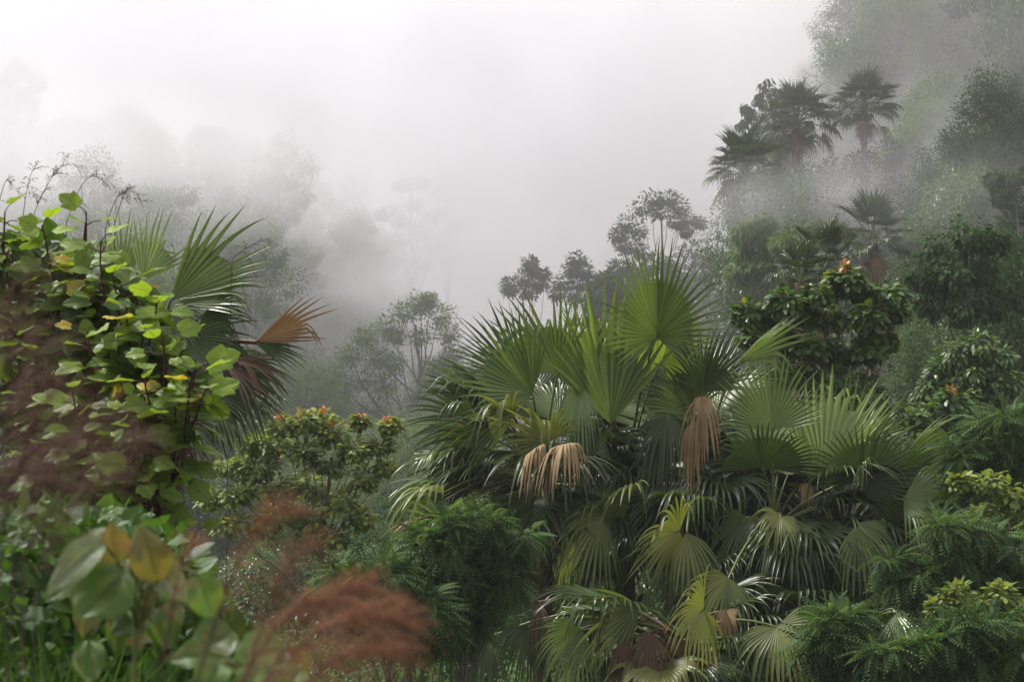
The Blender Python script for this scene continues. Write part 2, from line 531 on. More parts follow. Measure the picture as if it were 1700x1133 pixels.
# ------------------------------------------------------------------ fan palm leaf
def blade(mb, hub, axis, nrm, R, span=220, nseg=58, split=.55, droop=.25, tip=.8, brk=.12, fold=.35, pleat=.42,
          yellow=.0, seed=0, rag=.07, steps=11, bright=.5, endlen=.74, hard=4.0, blk=None, peak=.5):
    rng = np.random.default_rng(seed)
    axis = norm(axis); nrm = norm(nrm - (nrm @ axis) * axis); lat = np.cross(axis, nrm)
    span = math.radians(span)
    th_m = (np.arange(nseg) + .5) / nseg * span - span / 2
    th_b = np.arange(nseg + 1) / nseg * span - span / 2

    def dirs(th):
        x, y = np.sin(th), np.cos(th)
        s = np.abs(x) * math.sin(fold)
        return norm(lat[None] * (x * math.cos(fold))[:, None] + axis[None] * y[:, None] + nrm[None] * s[:, None])

    def lens(th):
        u = np.abs(th) / (span / 2)
        return R * (1 - (1 - endlen) * u ** 2)

    s = np.concatenate([[.0, .07, .2], np.linspace(.34, 1.0, steps - 3)])
    G = np.array([0, 0, -1.0])
    seglen = 1 + rng.normal(0, rag, nseg)
    b0 = np.clip(split + rng.uniform(0, .25, nseg), 0, .93)
    gt = np.abs(rng.normal(tip, tip * .45, nseg))
    # runs of neighbouring segments that have snapped and hang
    if brk > 0:
        br = np.zeros(nseg)
        nb = max(1, int(nseg * brk / 3))
        for q in rng.integers(0, nseg, nb):
            w = rng.integers(1, 5)
            br[q:q + w] = hard * rng.uniform(.5, 1.2)
        gt = gt + br
        b0 = np.where(br > 0, np.clip(split + rng.uniform(0, .2, nseg), 0, .9), b0)
    side_j = rng.normal(0, .10, nseg)

    def paths(th, extra):
        d0 = dirs(th); L = lens(th)
        if extra:
            L = L * seglen
        p = np.tile(np.asarray(hub, float), (len(th), 1)); out = [p]
        for j in range(1, len(s)):
            sm = .5 * (s[j] + s[j - 1])
            g = np.full(len(th), droop * sm ** 1.5)
            d = d0
            if extra:
                fr = np.clip((sm - b0) / (1 - b0 + .02), 0, 1) ** .7
                g = g + gt * fr
                d = d0 + (lat[None] * (side_j * np.clip((sm - split) / (1 - split), 0, 1))[:, None])
            d = norm(d + g[:, None] * G[None])
            p = p + d * (s[j] - s[j - 1]) * L[:, None]
            out.append(p)
        return np.stack(out, 1)

    Mi = paths(th_m, True); M0 = paths(th_m, False); B = paths(th_b, False)
    eL, eR = B[:-1] - M0, B[1:] - M0
    js = int(np.searchsorted(s, split))
    w = np.ones(len(s))
    t = np.clip((s - s[js]) / (1 - s[js]), 0, 1)
    sw = max(s[js], peak)
    t2 = np.clip((s - sw) / (1 - sw), 0, 1)
    w = np.where(s > s[js], np.minimum(s, sw) / s[js] * (1 - .96 * t2 ** 1.35) * (1 - .22 * np.clip(t * 5, 0, 1)), 1.0)
    eL = np.where((np.arange(len(s)) > js)[None, :, None], eL[:, js:js + 1], eL) * w[None, :, None]
    eR = np.where((np.arange(len(s)) > js)[None, :, None], eR[:, js:js + 1], eR) * w[None, :, None]
    hw = np.linalg.norm(eL, axis=-1, keepdims=True)
    # joined part keeps shared borders, free part follows its own segment
    jn = (np.arange(len(s)) <= js)[None, :, None]
    base = np.where(jn, M0, Mi - Mi[:, js:js + 1] + M0[:, js:js + 1])
    ctr = base - nrm[None, None] * hw * pleat * 2
    V = np.stack([base + eL, ctr, base + eR], 2)       # seg, s, 3, xyz
    ns = len(s)
    i = np.arange(nseg)[:, None, None] * ns * 3; j = np.arange(ns - 1)[None, :, None] * 3; k = np.arange(2)[None, None, :]
    a = i + j + k
    f = np.stack([a, a + 1, a + 4, a + 3], -1)
    if blk is not None:                                # torn away stretches
        keep = np.ones(nseg, bool); keep[blk[0]:blk[1]] = False
        f = f[keep]
    f = f.reshape(-1, 4)
    tr = np.clip(bright + rng.normal(0, .17, nseg), 0, 1)
    c = np.zeros((nseg, ns, 3, 3))
    c[..., 0] = tr[:, None, None] + np.where(np.arange(3) == 1, .22, -.16)[None, None, :]  # pale ribs, darker edges: pleat shading painted into the tint as well
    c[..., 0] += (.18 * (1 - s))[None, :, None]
    c[..., 1] = np.clip(yellow * (.15 + .95 * s[None, :] ** 2) * rng.uniform(.5, 1.4, nseg)[:, None], 0, 1)[..., None]
    c[..., 2] = s[None, :, None]
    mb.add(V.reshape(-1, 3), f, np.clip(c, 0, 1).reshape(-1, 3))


def palm_leaf(parent, crown, hub, axis, nrm, R, mat='palm', r_st=.022, sag=.12, **kw):
    mb = MB()
    kw['split'] = kw.get('split', .55) * .78
    kw['nseg'] = max(10, int(kw.get('span', 220) / 6.0))
    if mat == 'palm_yellow': kw['nseg'] = max(10, int(kw['nseg'] * .78)); kw['split'] *= .8; kw['brk'] = kw.get('brk', .1) + .15; kw['rag'] = .10
    if mat == 'palm_brown': kw['split'] *= .5; kw['rag'] = .15
    if mat in ('palm_dead', 'palm_brown'): kw['nseg'] = max(12, int(kw['nseg'] * .8))
    blade(mb, hub, axis, nrm, R, **kw)
    o = obj("leaf", mb, M[mat], parent, smooth=False)
    st = MB()
    L = np.linalg.norm(np.asarray(hub) - crown)
    p = curve(crown, hub, sag * L, 9)
    # a short rib runs on into the blade
    p = np.concatenate([p, [np.asarray(hub) + norm(axis) * R * .12 - norm(nrm) * .01]])
    tube(st, p, np.concatenate([np.linspace(r_st * 1.5, r_st * .8, 9), [.006]]), 5)
    obj("leaf_stalk", st, M['stalk' if 'dead' not in mat and mat not in ('palm_rust', 'palm_brown') else 'palm_brown'], o)
    return o


def hero_leaf(parent, crown, px, py, D, ang, Rpx, tilt=0, roll=0, mat='palm', **kw):
    a, t = math.radians(ang), math.radians(tilt)
    e = np.array([math.cos(a), 0, math.sin(a)]); tc = np.array([0, -1.0, 0])
    axis = math.cos(t) * e + math.sin(t) * tc
    n0 = math.cos(t) * tc - math.sin(t) * e
    lat = np.cross(axis, n0); r = math.radians(roll)
    nrm = n0 * math.cos(r) + lat * math.sin(r)
    return palm_leaf(parent, crown, P(px, py, D), axis, nrm, Rpx * 1.13 * K * D, mat, **kw)


def palm_trunk(root, crown, ground_z, r, seed, lean=(0, 0)):
    rng = np.random.default_rng(seed)
    n = 40
    base = np.array([crown[0] + lean[0], crown[1] + lean[1], ground_z - .3])
    p = curve(base, crown, 0, n, 0)
    rr = r * (1 + .06 * np.sin(np.arange(n) * 2.1) + rng.normal(0, .03, n))
    rr[0] *= 1.4; rr[-6:] *= 1.2
    mb = MB(); tube(mb, p, rr, 12)
    # ragged old leaf bases
    for k in range(60):
        t = rng.uniform(.55, 1.0); q = p[int(t * (n - 1))]
        a = rng.uniform(0, 6.28)
        d = np.array([math.cos(a), math.sin(a), 0])
        s = q + d * r * .9
        tube(mb, curve(s, s + d * .16 + np.array([0, 0, rng.uniform(.05, .3)]), 0, 3), [.035, .028, .01], 4)
    obj("trunk", mb, M['palm_trunk'], root)


# leaf meshes shared by the leaves in the middle of the clump and by the far palms
LEAFVAR = {}


def leaf_variants(tag_, mat, R, stalk, specs, nseg, steps=9):
    out = []
    for i, (el, droop, tip, brk, span, m, spl) in enumerate(specs):
        e = math.radians(el)
        d = np.array([math.cos(e), 0, math.sin(e)])
        e2 = math.radians(el - 18)
        ax = np.array([math.cos(e2), 0, math.sin(e2)])
        nn = np.array([-math.sin(e2), 0, math.cos(e2)])
        hub = d * stalk * (1 if el > -40 else .5)
        hub[2] -= .10 * stalk * math.cos(e)
        mb = MB()
        blade(mb, hub, ax, nn, R, span=span, nseg=nseg, droop=droop, tip=tip, brk=brk, fold=.35, seed=100 + i, steps=steps, split=spl, rag=.09,
              yellow=.15 if el > 0 else .4)
        st = MB()
        tube(st, curve(np.zeros(3), hub, .06 * stalk, 6), np.linspace(.035, .018, 6), 4)
        m = m or mat
        out.append((mb.mesh("leaf", M[m], smooth=False), st.mesh("leaf_stalk", M['stalk'])))
    LEAFVAR[tag_] = out
    return out


SPECS = [(82, .1, .3, .10, 180, None, .5), (68, .15, .4, .15, 200, None, .5), (52, .3, .6, .2, 220, None, .48), (36, .45, .9, .3, 230, None, .45),
         (18, .6, 1.4, .4, 230, None, .40), (0, .8, 2.0, .4, 230, None, .36), (-20, 1.0, 2.4, .4, 220, None, .34), (-55, 1.2, 3.0, .3, 160, 'palm_dead', .2),
         (-70, 1.5, 3.0, .3, 130, 'palm_brown', .2), (-35, 1.2, 2.6, .4, 200, 'palm_yellow', .32), (28, .5, 1.8, .5, 210, 'palm', .42), (8, .9, 2.4, .5, 200, 'palm_yellow', .36),
         (-10, 1.1, 2.2, .5, 240, None, .38), (60, .2, .9, .3, 170, 'palm', .5)]
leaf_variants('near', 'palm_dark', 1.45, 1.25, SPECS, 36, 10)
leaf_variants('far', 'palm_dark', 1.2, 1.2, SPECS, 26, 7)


def add_random_leaves(root, crown, which, n, rng, scale=1.0, yaw=None, pick=None):
    V = LEAFVAR[which]
    org = root_origin(root)
    for i in range(n):
        if pick is not None:
            k = pick[i % len(pick)]
        else:
            t = (i + rng.uniform(0, 1)) / n
            k = min(6, int(t * 7))
            if t > .86:
                k = int(rng.choice([7, 8, 9, 6]))
        bm_, sm_ = V[k]
        a = i * 2.399 + rng.uniform(-.3, .3) if yaw is None else rng.uniform(*yaw)
        o = bpy.data.objects.new("leaf", bm_); col.objects.link(o); o.parent = root
        o.location = Vector([float(q) for q in (crown - org)])
        o.rotation_euler = (rng.uniform(-.12, .12), rng.uniform(-.12, .12), a)
        sc = scale * rng.uniform(.8, 1.15); o.scale = (sc, sc, sc)
        s_ = bpy.data.objects.new("leaf_stalk", sm_); col.objects.link(s_); s_.parent = o


exec_parts = True

# ------------------------------------------------------------------ the big fan palms in the middle
def palm(label, px, py, D, trunk_r=.17, group="large fan palms of the middle clump", lean=(0, 0), seed=0):
    c = P(px, py, D)
    gz = float(H(c[0] + lean[0], c[1] + lean[1]))
    root = thing("fan_palm", label, "fan palm", (c[0] + lean[0], c[1] + lean[1], gz), group)
    palm_trunk(root, c, gz, trunk_r, seed, lean)
    return root, c


r1, c1 = palm("leftmost large fan palm of the middle clump, tan dead leaf under dark fans", 900, 800, 34.5, seed=1)
r2, c2 = palm("tallest fan palm of the middle clump, one rounded fan rising on top", 1040, 800, 36, seed=2)
r3, c3 = palm("fan palm in the centre of the clump above a long rusty skirt of dead leaves", 1160, 810, 35, seed=3)
r4, c4 = palm("fan palm right of centre with bright snapped tips hanging over a dark round fan", 1285, 880, 33, seed=4)
r5, c5 = palm("rightmost large fan palm of the clump with broad pale green fans", 1400, 900, 34, seed=5)
r6, c6 = palm("low fan palm at the bottom centre with yellow drooping fans over a brown skirt", 1130, 1060, 30.5, .2, seed=6)
r7, c7 = palm("low fan palm at bottom right, grey green leaves hanging beside feathery sprays", 1440, 1050, 31.5, .2, seed=7)

G_, DK, LM, PL, YL, DD, BR = 'palm', 'palm_dark', 'palm_lime', 'palm_pale', 'palm_yellow', 'palm_dead', 'palm_brown'
HERO = [
    # root, crown, px, py, D, ang, Rpx, kwargs
    (r2, c2, 1090, 560, 34.0, 90, 150, dict(tilt=5, mat=G_, span=250, nseg=58, split=.60, droop=.03, tip=.10, brk=.05, fold=.75, endlen=.55, seed=1, bright=.55)),
    (r2, c2, 1100, 600, 34.6, 80, 110, dict(tilt=25, mat=LM, span=300, nseg=60, droop=.2, tip=.5, brk=.1, seed=2)),
    (r1, c1, 884, 655, 34.0, 150, 135, dict(tilt=10, roll=8, mat=G_, span=150, nseg=52, split=.6, droop=.05, tip=.15, brk=.1, fold=.3, seed=3, bright=.35)),
    (r1, c1, 926, 622, 34.3, 118, 140, dict(tilt=5, roll=-12, mat=G_, span=120, nseg=44, split=.62, droop=.05, tip=.12, brk=.08, fold=.3, seed=4, bright=.5)),
    (r1, c1, 868, 640, 35.2, 132, 138, dict(tilt=-10, roll=30, mat=DK, span=120, nseg=44, split=.55, droop=.05, tip=.15, brk=.1, fold=.5, seed=5)),
    (r2, c2, 1014, 705, 34.3, 97, 205, dict(tilt=0, roll=15, mat=G_, span=100, nseg=54, split=.66, droop=.04, tip=.1, brk=.12, fold=.6, seed=6, bright=.6)),
    (r2, c2, 1000, 640, 35.3, 91, 160, dict(tilt=-8, mat=LM, span=75, nseg=34, split=.6, droop=.02, tip=.06, brk=.05, fold=.5, seed=7, bright=.8)),
    (r2, c2, 960, 650, 35.6, 108, 150, dict(tilt=-12, mat=G_, span=90, nseg=38, split=.6, droop=.03, tip=.1, brk=.08, fold=.5, seed=8, bright=.6)),
    (r1, c1, 812, 728, 34.0, 165, 128, dict(tilt=20, roll=-35, mat=DK, span=130, nseg=46, split=.5, droop=.25, tip=.5, brk=.15, fold=.4, seed=9, yellow=.25)),
    (r1, c1, 812, 790, 34.2, 172, 120, dict(tilt=30, roll=-40, mat=DK, span=150, nseg=46, split=.45, droop=.4, tip=.9, brk=.2, seed=10, yellow=.4)),
    (r1, c1, 912, 735, 33.4, 140, 100, dict(tilt=20, roll=-15, mat=YL, span=190, nseg=40, split=.45, droop=.2, tip=.5, brk=.15, fold=.3, seed=11, yellow=.5)),
    (r1, c1, 940, 740, 32.7, 178, 104, dict(tilt=45, roll=-55, mat=DD, span=200, nseg=34, split=.16, droop=2.4, tip=4, brk=.1, fold=.3, seed=12)),
    (r1, c1, 900, 742, 32.8, 200, 92, dict(tilt=30, roll=-55, mat=DD, span=160, nseg=26, split=.16, droop=2.4, tip=4, brk=.1, fold=.3, seed=13)),
    (r1, c1, 735, 820, 33.6, 170, 112, dict(tilt=25, roll=-45, mat=YL, span=140, nseg=44, split=.4, droop=.7, tip=1.2, brk=.2, fold=.3, seed=14, yellow=.35, bright=.3)),
    (r1, c1, 742, 858, 33.4, 180, 100, dict(tilt=10, roll=-30, mat=DD, span=60, nseg=34, split=.35, droop=.35, tip=.6, brk=.1, fold=.9, seed=15)),
    (r1, c1, 715, 870, 33.5, 225, 90, dict(tilt=10, roll=-20, mat=BR, span=90, nseg=30, split=.3, droop=1.8, tip=1.5, brk=.1, fold=.6, seed=16, yellow=.5)),
    (r1, c1, 790, 850, 33.8, 200, 110, dict(tilt=30, roll=-30, mat=DK, span=150, nseg=40, split=.4, droop=1.2, tip=1.4, brk=.2, seed=17, yellow=.3)),
    (r1, c1, 965, 640, 33.9, 250, 120, dict(tilt=20, roll=0, mat=PL, span=110, nseg=30, split=.3, droop=1.5, tip=1.5, brk=.1, fold=.6, seed=18, bright=.2)),
    (r3, c3, 1165, 652, 34.0, 82, 105, dict(tilt=10, roll=10, mat=DK, span=150, nseg=46, split=.5, droop=.06, tip=.25, brk=.12, fold=.5, seed=19)),
    (r3, c3, 1150, 690, 34.6, 110, 110, dict(tilt=0, roll=-20, mat=G_, span=140, nseg=40, split=.5, droop=.2, tip=.5, brk=.15, fold=.4, seed=20)),
    (r3, c3, 1165, 658, 33.1, 270, 112, dict(tilt=25, roll=0, mat=DD, span=130, nseg=24, split=.14, droop=1.6, tip=4, brk=.1, fold=.7, seed=21)),
    (r3, c3, 1150, 700, 33.3, 268, 112, dict(tilt=15, roll=10, mat=DD, span=100, nseg=22, split=.14, droop=1.6, tip=4, brk=.1, fold=.8, seed=22)),
    (r3, c3, 1225, 602, 34.4, 36, 122, dict(tilt=0, roll=35, mat=G_, span=75, nseg=34, split=.55, droop=.05, tip=.15, brk=.1, fold=.6, seed=23, bright=.8)),
    (r3, c3, 1110, 690, 33.9, 255, 110, dict(tilt=25, roll=0, mat=DK, span=120, nseg=34, split=.35, droop=1.2, tip=1.4, brk=.1, seed=24)),
    (r4, c4, 1280, 716, 33.2, 93, 118, dict(tilt=-5, roll=-5, mat=G_, span=170, nseg=46, split=.58, droop=.04, tip=.1, brk=.06, fold=.4, seed=25, bright=.95)),
    (r4, c4, 1266, 778, 32.6, 88, 92, dict(tilt=35, roll=0, mat=DK, span=186, nseg=60, split=.75, droop=.1, tip=.3, brk=.05, fold=.12, seed=26, endlen=.95)),
    (r4, c4, 1282, 722, 32.9, 300, 62, dict(tilt=65, roll=0, mat=PL, span=230, nseg=20, split=.22, droop=1.2, tip=2.6, brk=.1, fold=.1, seed=27, bright=.9)),
    (r5, c5, 1366, 795, 33.4, 72, 172, dict(tilt=-5, roll=-15, mat=PL, span=78, nseg=46, split=.68, droop=.02, tip=.06, brk=.04, fold=.35, seed=28, bright=.75)),
    (r5, c5, 1350, 800, 33.8, 96, 135, dict(tilt=-5, roll=10, mat=PL, span=60, nseg=30, split=.6, droop=.02, tip=.08, brk=.05, fold=.4, seed=29, bright=.9)),
    (r5, c5, 1381, 818, 33.2, 58, 172, dict(tilt=5, roll=35, mat=G_, span=62, nseg=36, split=.6, droop=.06, tip=.2, brk=.12, fold=.5, seed=30, bright=1.0)),
    (r5, c5, 1430, 802, 32.8, 55, 98, dict(tilt=15, roll=5, mat=DK, span=250, nseg=70, split=.72, droop=.12, tip=.3, brk=.1, fold=.2, seed=31, endlen=.9, bright=.8)),
    (r5, c5, 1436, 776, 32.6, 150, 62, dict(tilt=60, roll=0, mat=PL, span=110, nseg=12, split=.2, droop=1.0, tip=2.6, brk=.1, fold=.1, seed=32, bright=.7)),
    (r5, c5, 1478, 800, 33.6, 33, 118, dict(tilt=5, roll=20, mat=DK, span=120, nseg=46, split=.55, droop=.1, tip=.3, brk=.1, fold=.4, seed=33, bright=.9)),
    (r5, c5, 1455, 848, 33.4, 6, 130, dict(tilt=20, roll=-50, mat=G_, span=120, nseg=46, split=.5, droop=.15, tip=.4, brk=.1, fold=.3, seed=34, bright=.7)),
    (r5, c5, 1355, 805, 32.8, 75, 58, dict(tilt=10, roll=-40, mat=PL, span=130, nseg=36, split=.85, droop=.05, tip=.1, brk=.0, fold=.3, seed=35)),
    (r4, c4, 1338, 800, 32.6, 265, 42, dict(tilt=20, roll=0, mat=DD, span=120, nseg=14, split=.3, droop=1.5, tip=1.5, brk=.1, fold=.6, seed=36)),
    (r2, c2, 1050, 822, 33.4, 186, 125, dict(tilt=35, roll=-45, mat=YL, span=170, nseg=44, split=.4, droop=.5, tip=1.0, brk=.12, fold=.25, seed=37, bright=.35, yellow=.15)),
    (r3, c3, 1128, 882, 32.3, 195, 118, dict(tilt=30, roll=-25, mat=YL, span=210, nseg=50, split=.42, droop=.4, tip=.8, brk=.12, fold=.2, seed=38, bright=.45, yellow=.1)),
    (r3, c3, 1140, 885, 32.2, 285, 110, dict(tilt=25, roll=10, mat=YL, span=100, nseg=26, split=.45, droop=.8, tip=1.0, brk=.1, fold=.3, seed=39, bright=.5)),
    (r4, c4, 1296, 858, 31.8, 250, 72, dict(tilt=50, roll=0, mat=YL, span=230, nseg=34, split=.35, droop=.7, tip=1.6, brk=.1, fold=.15, seed=40, bright=.55)),
    (r4, c4, 1345, 880, 32.0, 240, 80, dict(tilt=30, roll=0, mat=G_, span=160, nseg=30, split=.35, droop=1.0, tip=1.6, brk=.1, fold=.3, seed=41, bright=.7)),
    (r5, c5, 1420, 874, 31.8, 272, 125, dict(tilt=20, roll=0, mat=YL, span=90, nseg=34, split=.45, droop=.8, tip=1.0, brk=.1, fold=.3, seed=42, bright=.25)),
    (r5, c5, 1425, 870, 32.0, 320, 90, dict(tilt=30, roll=0, mat=G_, span=110, nseg=30, split=.4, droop=1.0, tip=1.3, brk=.1, fold=.3, seed=43, bright=.6)),
    (r6, c6, 1062, 1008, 30.4, 203, 145, dict(tilt=20, roll=-15, mat=YL, span=110, nseg=44, split=.38, droop=.2, tip=.5, brk=.10, fold=.2, seed=44, bright=.3)),
    (r6, c6, 1168, 1012, 30.0, 215, 108, dict(tilt=40, roll=-20, mat=YL, span=230, nseg=52, split=.42, droop=.6, tip=1.1, brk=.12, fold=.2, seed=45, bright=.6, yellow=.65)),
    (r6, c6, 1205, 1015, 30.2, 280, 45, dict(tilt=20, roll=0, mat=DD, span=200, nseg=20, split=.5, droop=1.5, tip=1.8, brk=.1, fold=.8, seed=46)),
    (r6, c6, 1290, 1042, 30.0, 285, 112, dict(tilt=45, roll=10, mat=YL, span=230, nseg=54, split=.45, droop=.7, tip=1.1, brk=.1, fold=.25, seed=47, bright=.5, yellow=.35)),
    (r6, c6, 1078, 1050, 30.2, 262, 120, dict(tilt=20, roll=0, mat=BR, span=120, nseg=44, split=.4, droop=1.8, tip=1.3, brk=.1, fold=.6, seed=48, bright=.8, yellow=.3)),
    (r6, c6, 1040, 1065, 30.3, 248, 100, dict(tilt=20, roll=0, mat=BR, span=90, nseg=34, split=.4, droop=1.6, tip=1.3, brk=.1, fold=.6, seed=49, bright=.9, yellow=.2)),
    (r7, c7, 1480, 1012, 31.0, 355, 125, dict(tilt=30, roll=-45, mat=G_, span=110, nseg=44, split=.6, droop=.4, tip=.5, brk=.1, fold=.4, seed=50, bright=.85)),
    (r7, c7, 1488, 1018, 30.8, 300, 92, dict(tilt=35, roll=0, mat=PL, span=130, nseg=40, split=.6, droop=.5, tip=.7, brk=.1, fold=.5, seed=51, bright=.1)),
    (r7, c7, 1490, 958, 31.4, 318, 95, dict(tilt=25, roll=0, mat=PL, span=70, nseg=24, split=.35, droop=.3, tip=.5, brk=.1, fold=.4, seed=52, bright=.1)),
    (r7, c7, 1400, 1015, 31.2, 240, 80, dict(tilt=25, roll=0, mat=DK, span=150, nseg=34, split=.5, droop=1.0, tip=1.3, brk=.1, fold=.5, seed=53)),
    (r6, c6, 880, 1040, 31.5, 255, 110, dict(tilt=30, roll=0, mat=DK, span=170, nseg=40, split=.35, droop=1.2, tip=1.4, brk=.1, fold=.4, seed=54, bright=.8)),
    (r6, c6, 810, 1060, 31.6, 245, 100, dict(tilt=30, roll=0, mat=DK, span=120, nseg=30, split=.35, droop=1.0, tip=1.3, brk=.1, fold=.4, seed=55, bright=.9)),
    (r6, c6, 895, 1000, 31.4, 268, 90, dict(tilt=20, roll=0, mat=BR, span=90, nseg=26, split=.35, droop=1.8, tip=1.4, brk=.1, fold=.7, seed=56, bright=.8)),
    (r1, c1, 790, 700, 34.6, 155, 110, dict(tilt=0, roll=-25, mat=DK, span=120, split=.5, droop=.2, tip=.5, brk=.2, fold=.4, seed=81, bright=.7)),
    (r1, c1, 800, 760, 34.4, 178, 125, dict(tilt=10, roll=-40, mat=DK, span=120, split=.45, droop=.35, tip=.9, brk=.3, fold=.4, seed=82, yellow=.35, bright=.8)),
    (r1, c1, 745, 812, 34.0, 165, 115, dict(tilt=10, roll=-50, mat=G_, span=90, split=.42, droop=.4, tip=.9, brk=.3, fold=.4, seed=83, yellow=.3, bright=.4)),
    (r1, c1, 720, 845, 33.4, 215, 95, dict(tilt=20, roll=-20, mat=BR, span=100, split=.3, droop=1.2, tip=1.8, brk=.2, fold=.6, seed=84, yellow=.6, bright=.8)),
    (r1, c1, 725, 880, 33.3, 235, 100, dict(tilt=15, roll=-10, mat=YL, span=80, split=.3, droop=1.2, tip=1.3, brk=.2, fold=.6, seed=85, yellow=.2, bright=.5)),
    (r1, c1, 850, 700, 33.8, 160, 120, dict(tilt=25, roll=-20, mat=YL, span=150, split=.4, droop=.35, tip=.8, brk=.3, fold=.3, seed=86, bright=.25, yellow=.3)),
    (r2, c2, 985, 700, 33.9, 262, 150, dict(tilt=15, roll=20, mat=DK, span=90, split=.3, droop=1.2, tip=1.4, brk=.2, fold=.6, seed=87, bright=1.0)),
    (r3, c3, 1095, 720, 34.0, 250, 140, dict(tilt=15, roll=-20, mat=DK, span=100, split=.3, droop=1.2, tip=1.4, brk=.2, fold=.6, seed=88, bright=.9)),
    (r5, c5, 1500, 760, 33.8, 42, 110, dict(tilt=0, roll=35, mat=G_, span=70, split=.5, droop=.1, tip=.3, brk=.2, fold=.5, seed=89, bright=.7)),
    (r5, c5, 1490, 850, 33.6, -12, 120, dict(tilt=15, roll=-45, mat=DK, span=110, split=.42, droop=.3, tip=.8, brk=.3, fold=.4, seed=90, bright=.9)),
    (r5, c5, 1395, 760, 34.3, 82, 130, dict(tilt=-5, roll=10, mat=G_, span=80, split=.55, droop=.05, tip=.15, brk=.1, fold=.5, seed=91, bright=.8)),
    (r4, c4, 1240, 860, 33.0, 225, 110, dict(tilt=20, roll=0, mat=DK, span=150, split=.35, droop=1.0, tip=1.4, brk=.3, fold=.4, seed=92, bright=1.0)),
    (r5, c5, 1500, 830, 32.4, -5, 125, dict(tilt=25, roll=-40, mat=G_, span=150, split=.45, droop=.3, tip=.9, brk=.4, fold=.3, seed=101, bright=.8)),
    (r5, c5, 1520, 900, 32.2, -45, 115, dict(tilt=25, roll=-10, mat=YL, span=150, split=.42, droop=.5, tip=1.0, brk=.3, fold=.3, seed=102, bright=.5)),
    (r7, c7, 1540, 1000, 30.9, -20, 125, dict(tilt=25, roll=-30, mat=YL, span=130, split=.45, droop=.4, tip=.8, brk=.3, fold=.3, seed=103, bright=.3)),
    (r4, c4, 1210, 960, 31.2, 235, 110, dict(tilt=30, roll=0, mat=YL, span=160, split=.42, droop=.6, tip=1.2, brk=.3, fold=.3, seed=104, bright=.3)),
    (r2, c2, 1000, 860, 33.0, 215, 120, dict(tilt=30, roll=-20, mat=YL, span=170, split=.42, droop=.5, tip=1.1, brk=.35, fold=.25, seed=105, bright=.35, yellow=.3)),
    (r6, c6, 965, 1045, 30.6, 225, 120, dict(tilt=25, roll=-10, mat=G_, span=140, split=.42, droop=.6, tip=1.1, brk=.3, fold=.3, seed=106, bright=.8)),
]
for (rt, cr, px, py, D, ang, Rp, kw) in HERO:
    hero_leaf(rt, cr, px, py, D, ang, Rp, **kw)

_rg = np.random.default_rng(77)
for rt, cr, n, sc in ((r1, c1, 30, .95), (r2, c2, 28, .95), (r3, c3, 30, .95), (r4, c4, 28, .9), (r5, c5, 30, .95)):
    # leaves filling each crown's heart, darkened in colour to act as shaded gaps
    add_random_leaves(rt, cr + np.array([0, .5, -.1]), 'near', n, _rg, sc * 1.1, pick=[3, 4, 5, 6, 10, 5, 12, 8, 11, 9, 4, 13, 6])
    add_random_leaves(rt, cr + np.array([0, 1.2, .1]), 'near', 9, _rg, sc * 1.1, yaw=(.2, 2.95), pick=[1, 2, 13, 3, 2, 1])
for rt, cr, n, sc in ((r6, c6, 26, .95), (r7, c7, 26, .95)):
    add_random_leaves(rt, cr + np.array([0, .9, -.3]), 'near', n, _rg, sc, pick=[4, 5, 6, 3, 12, 6, 8, 11, 10])

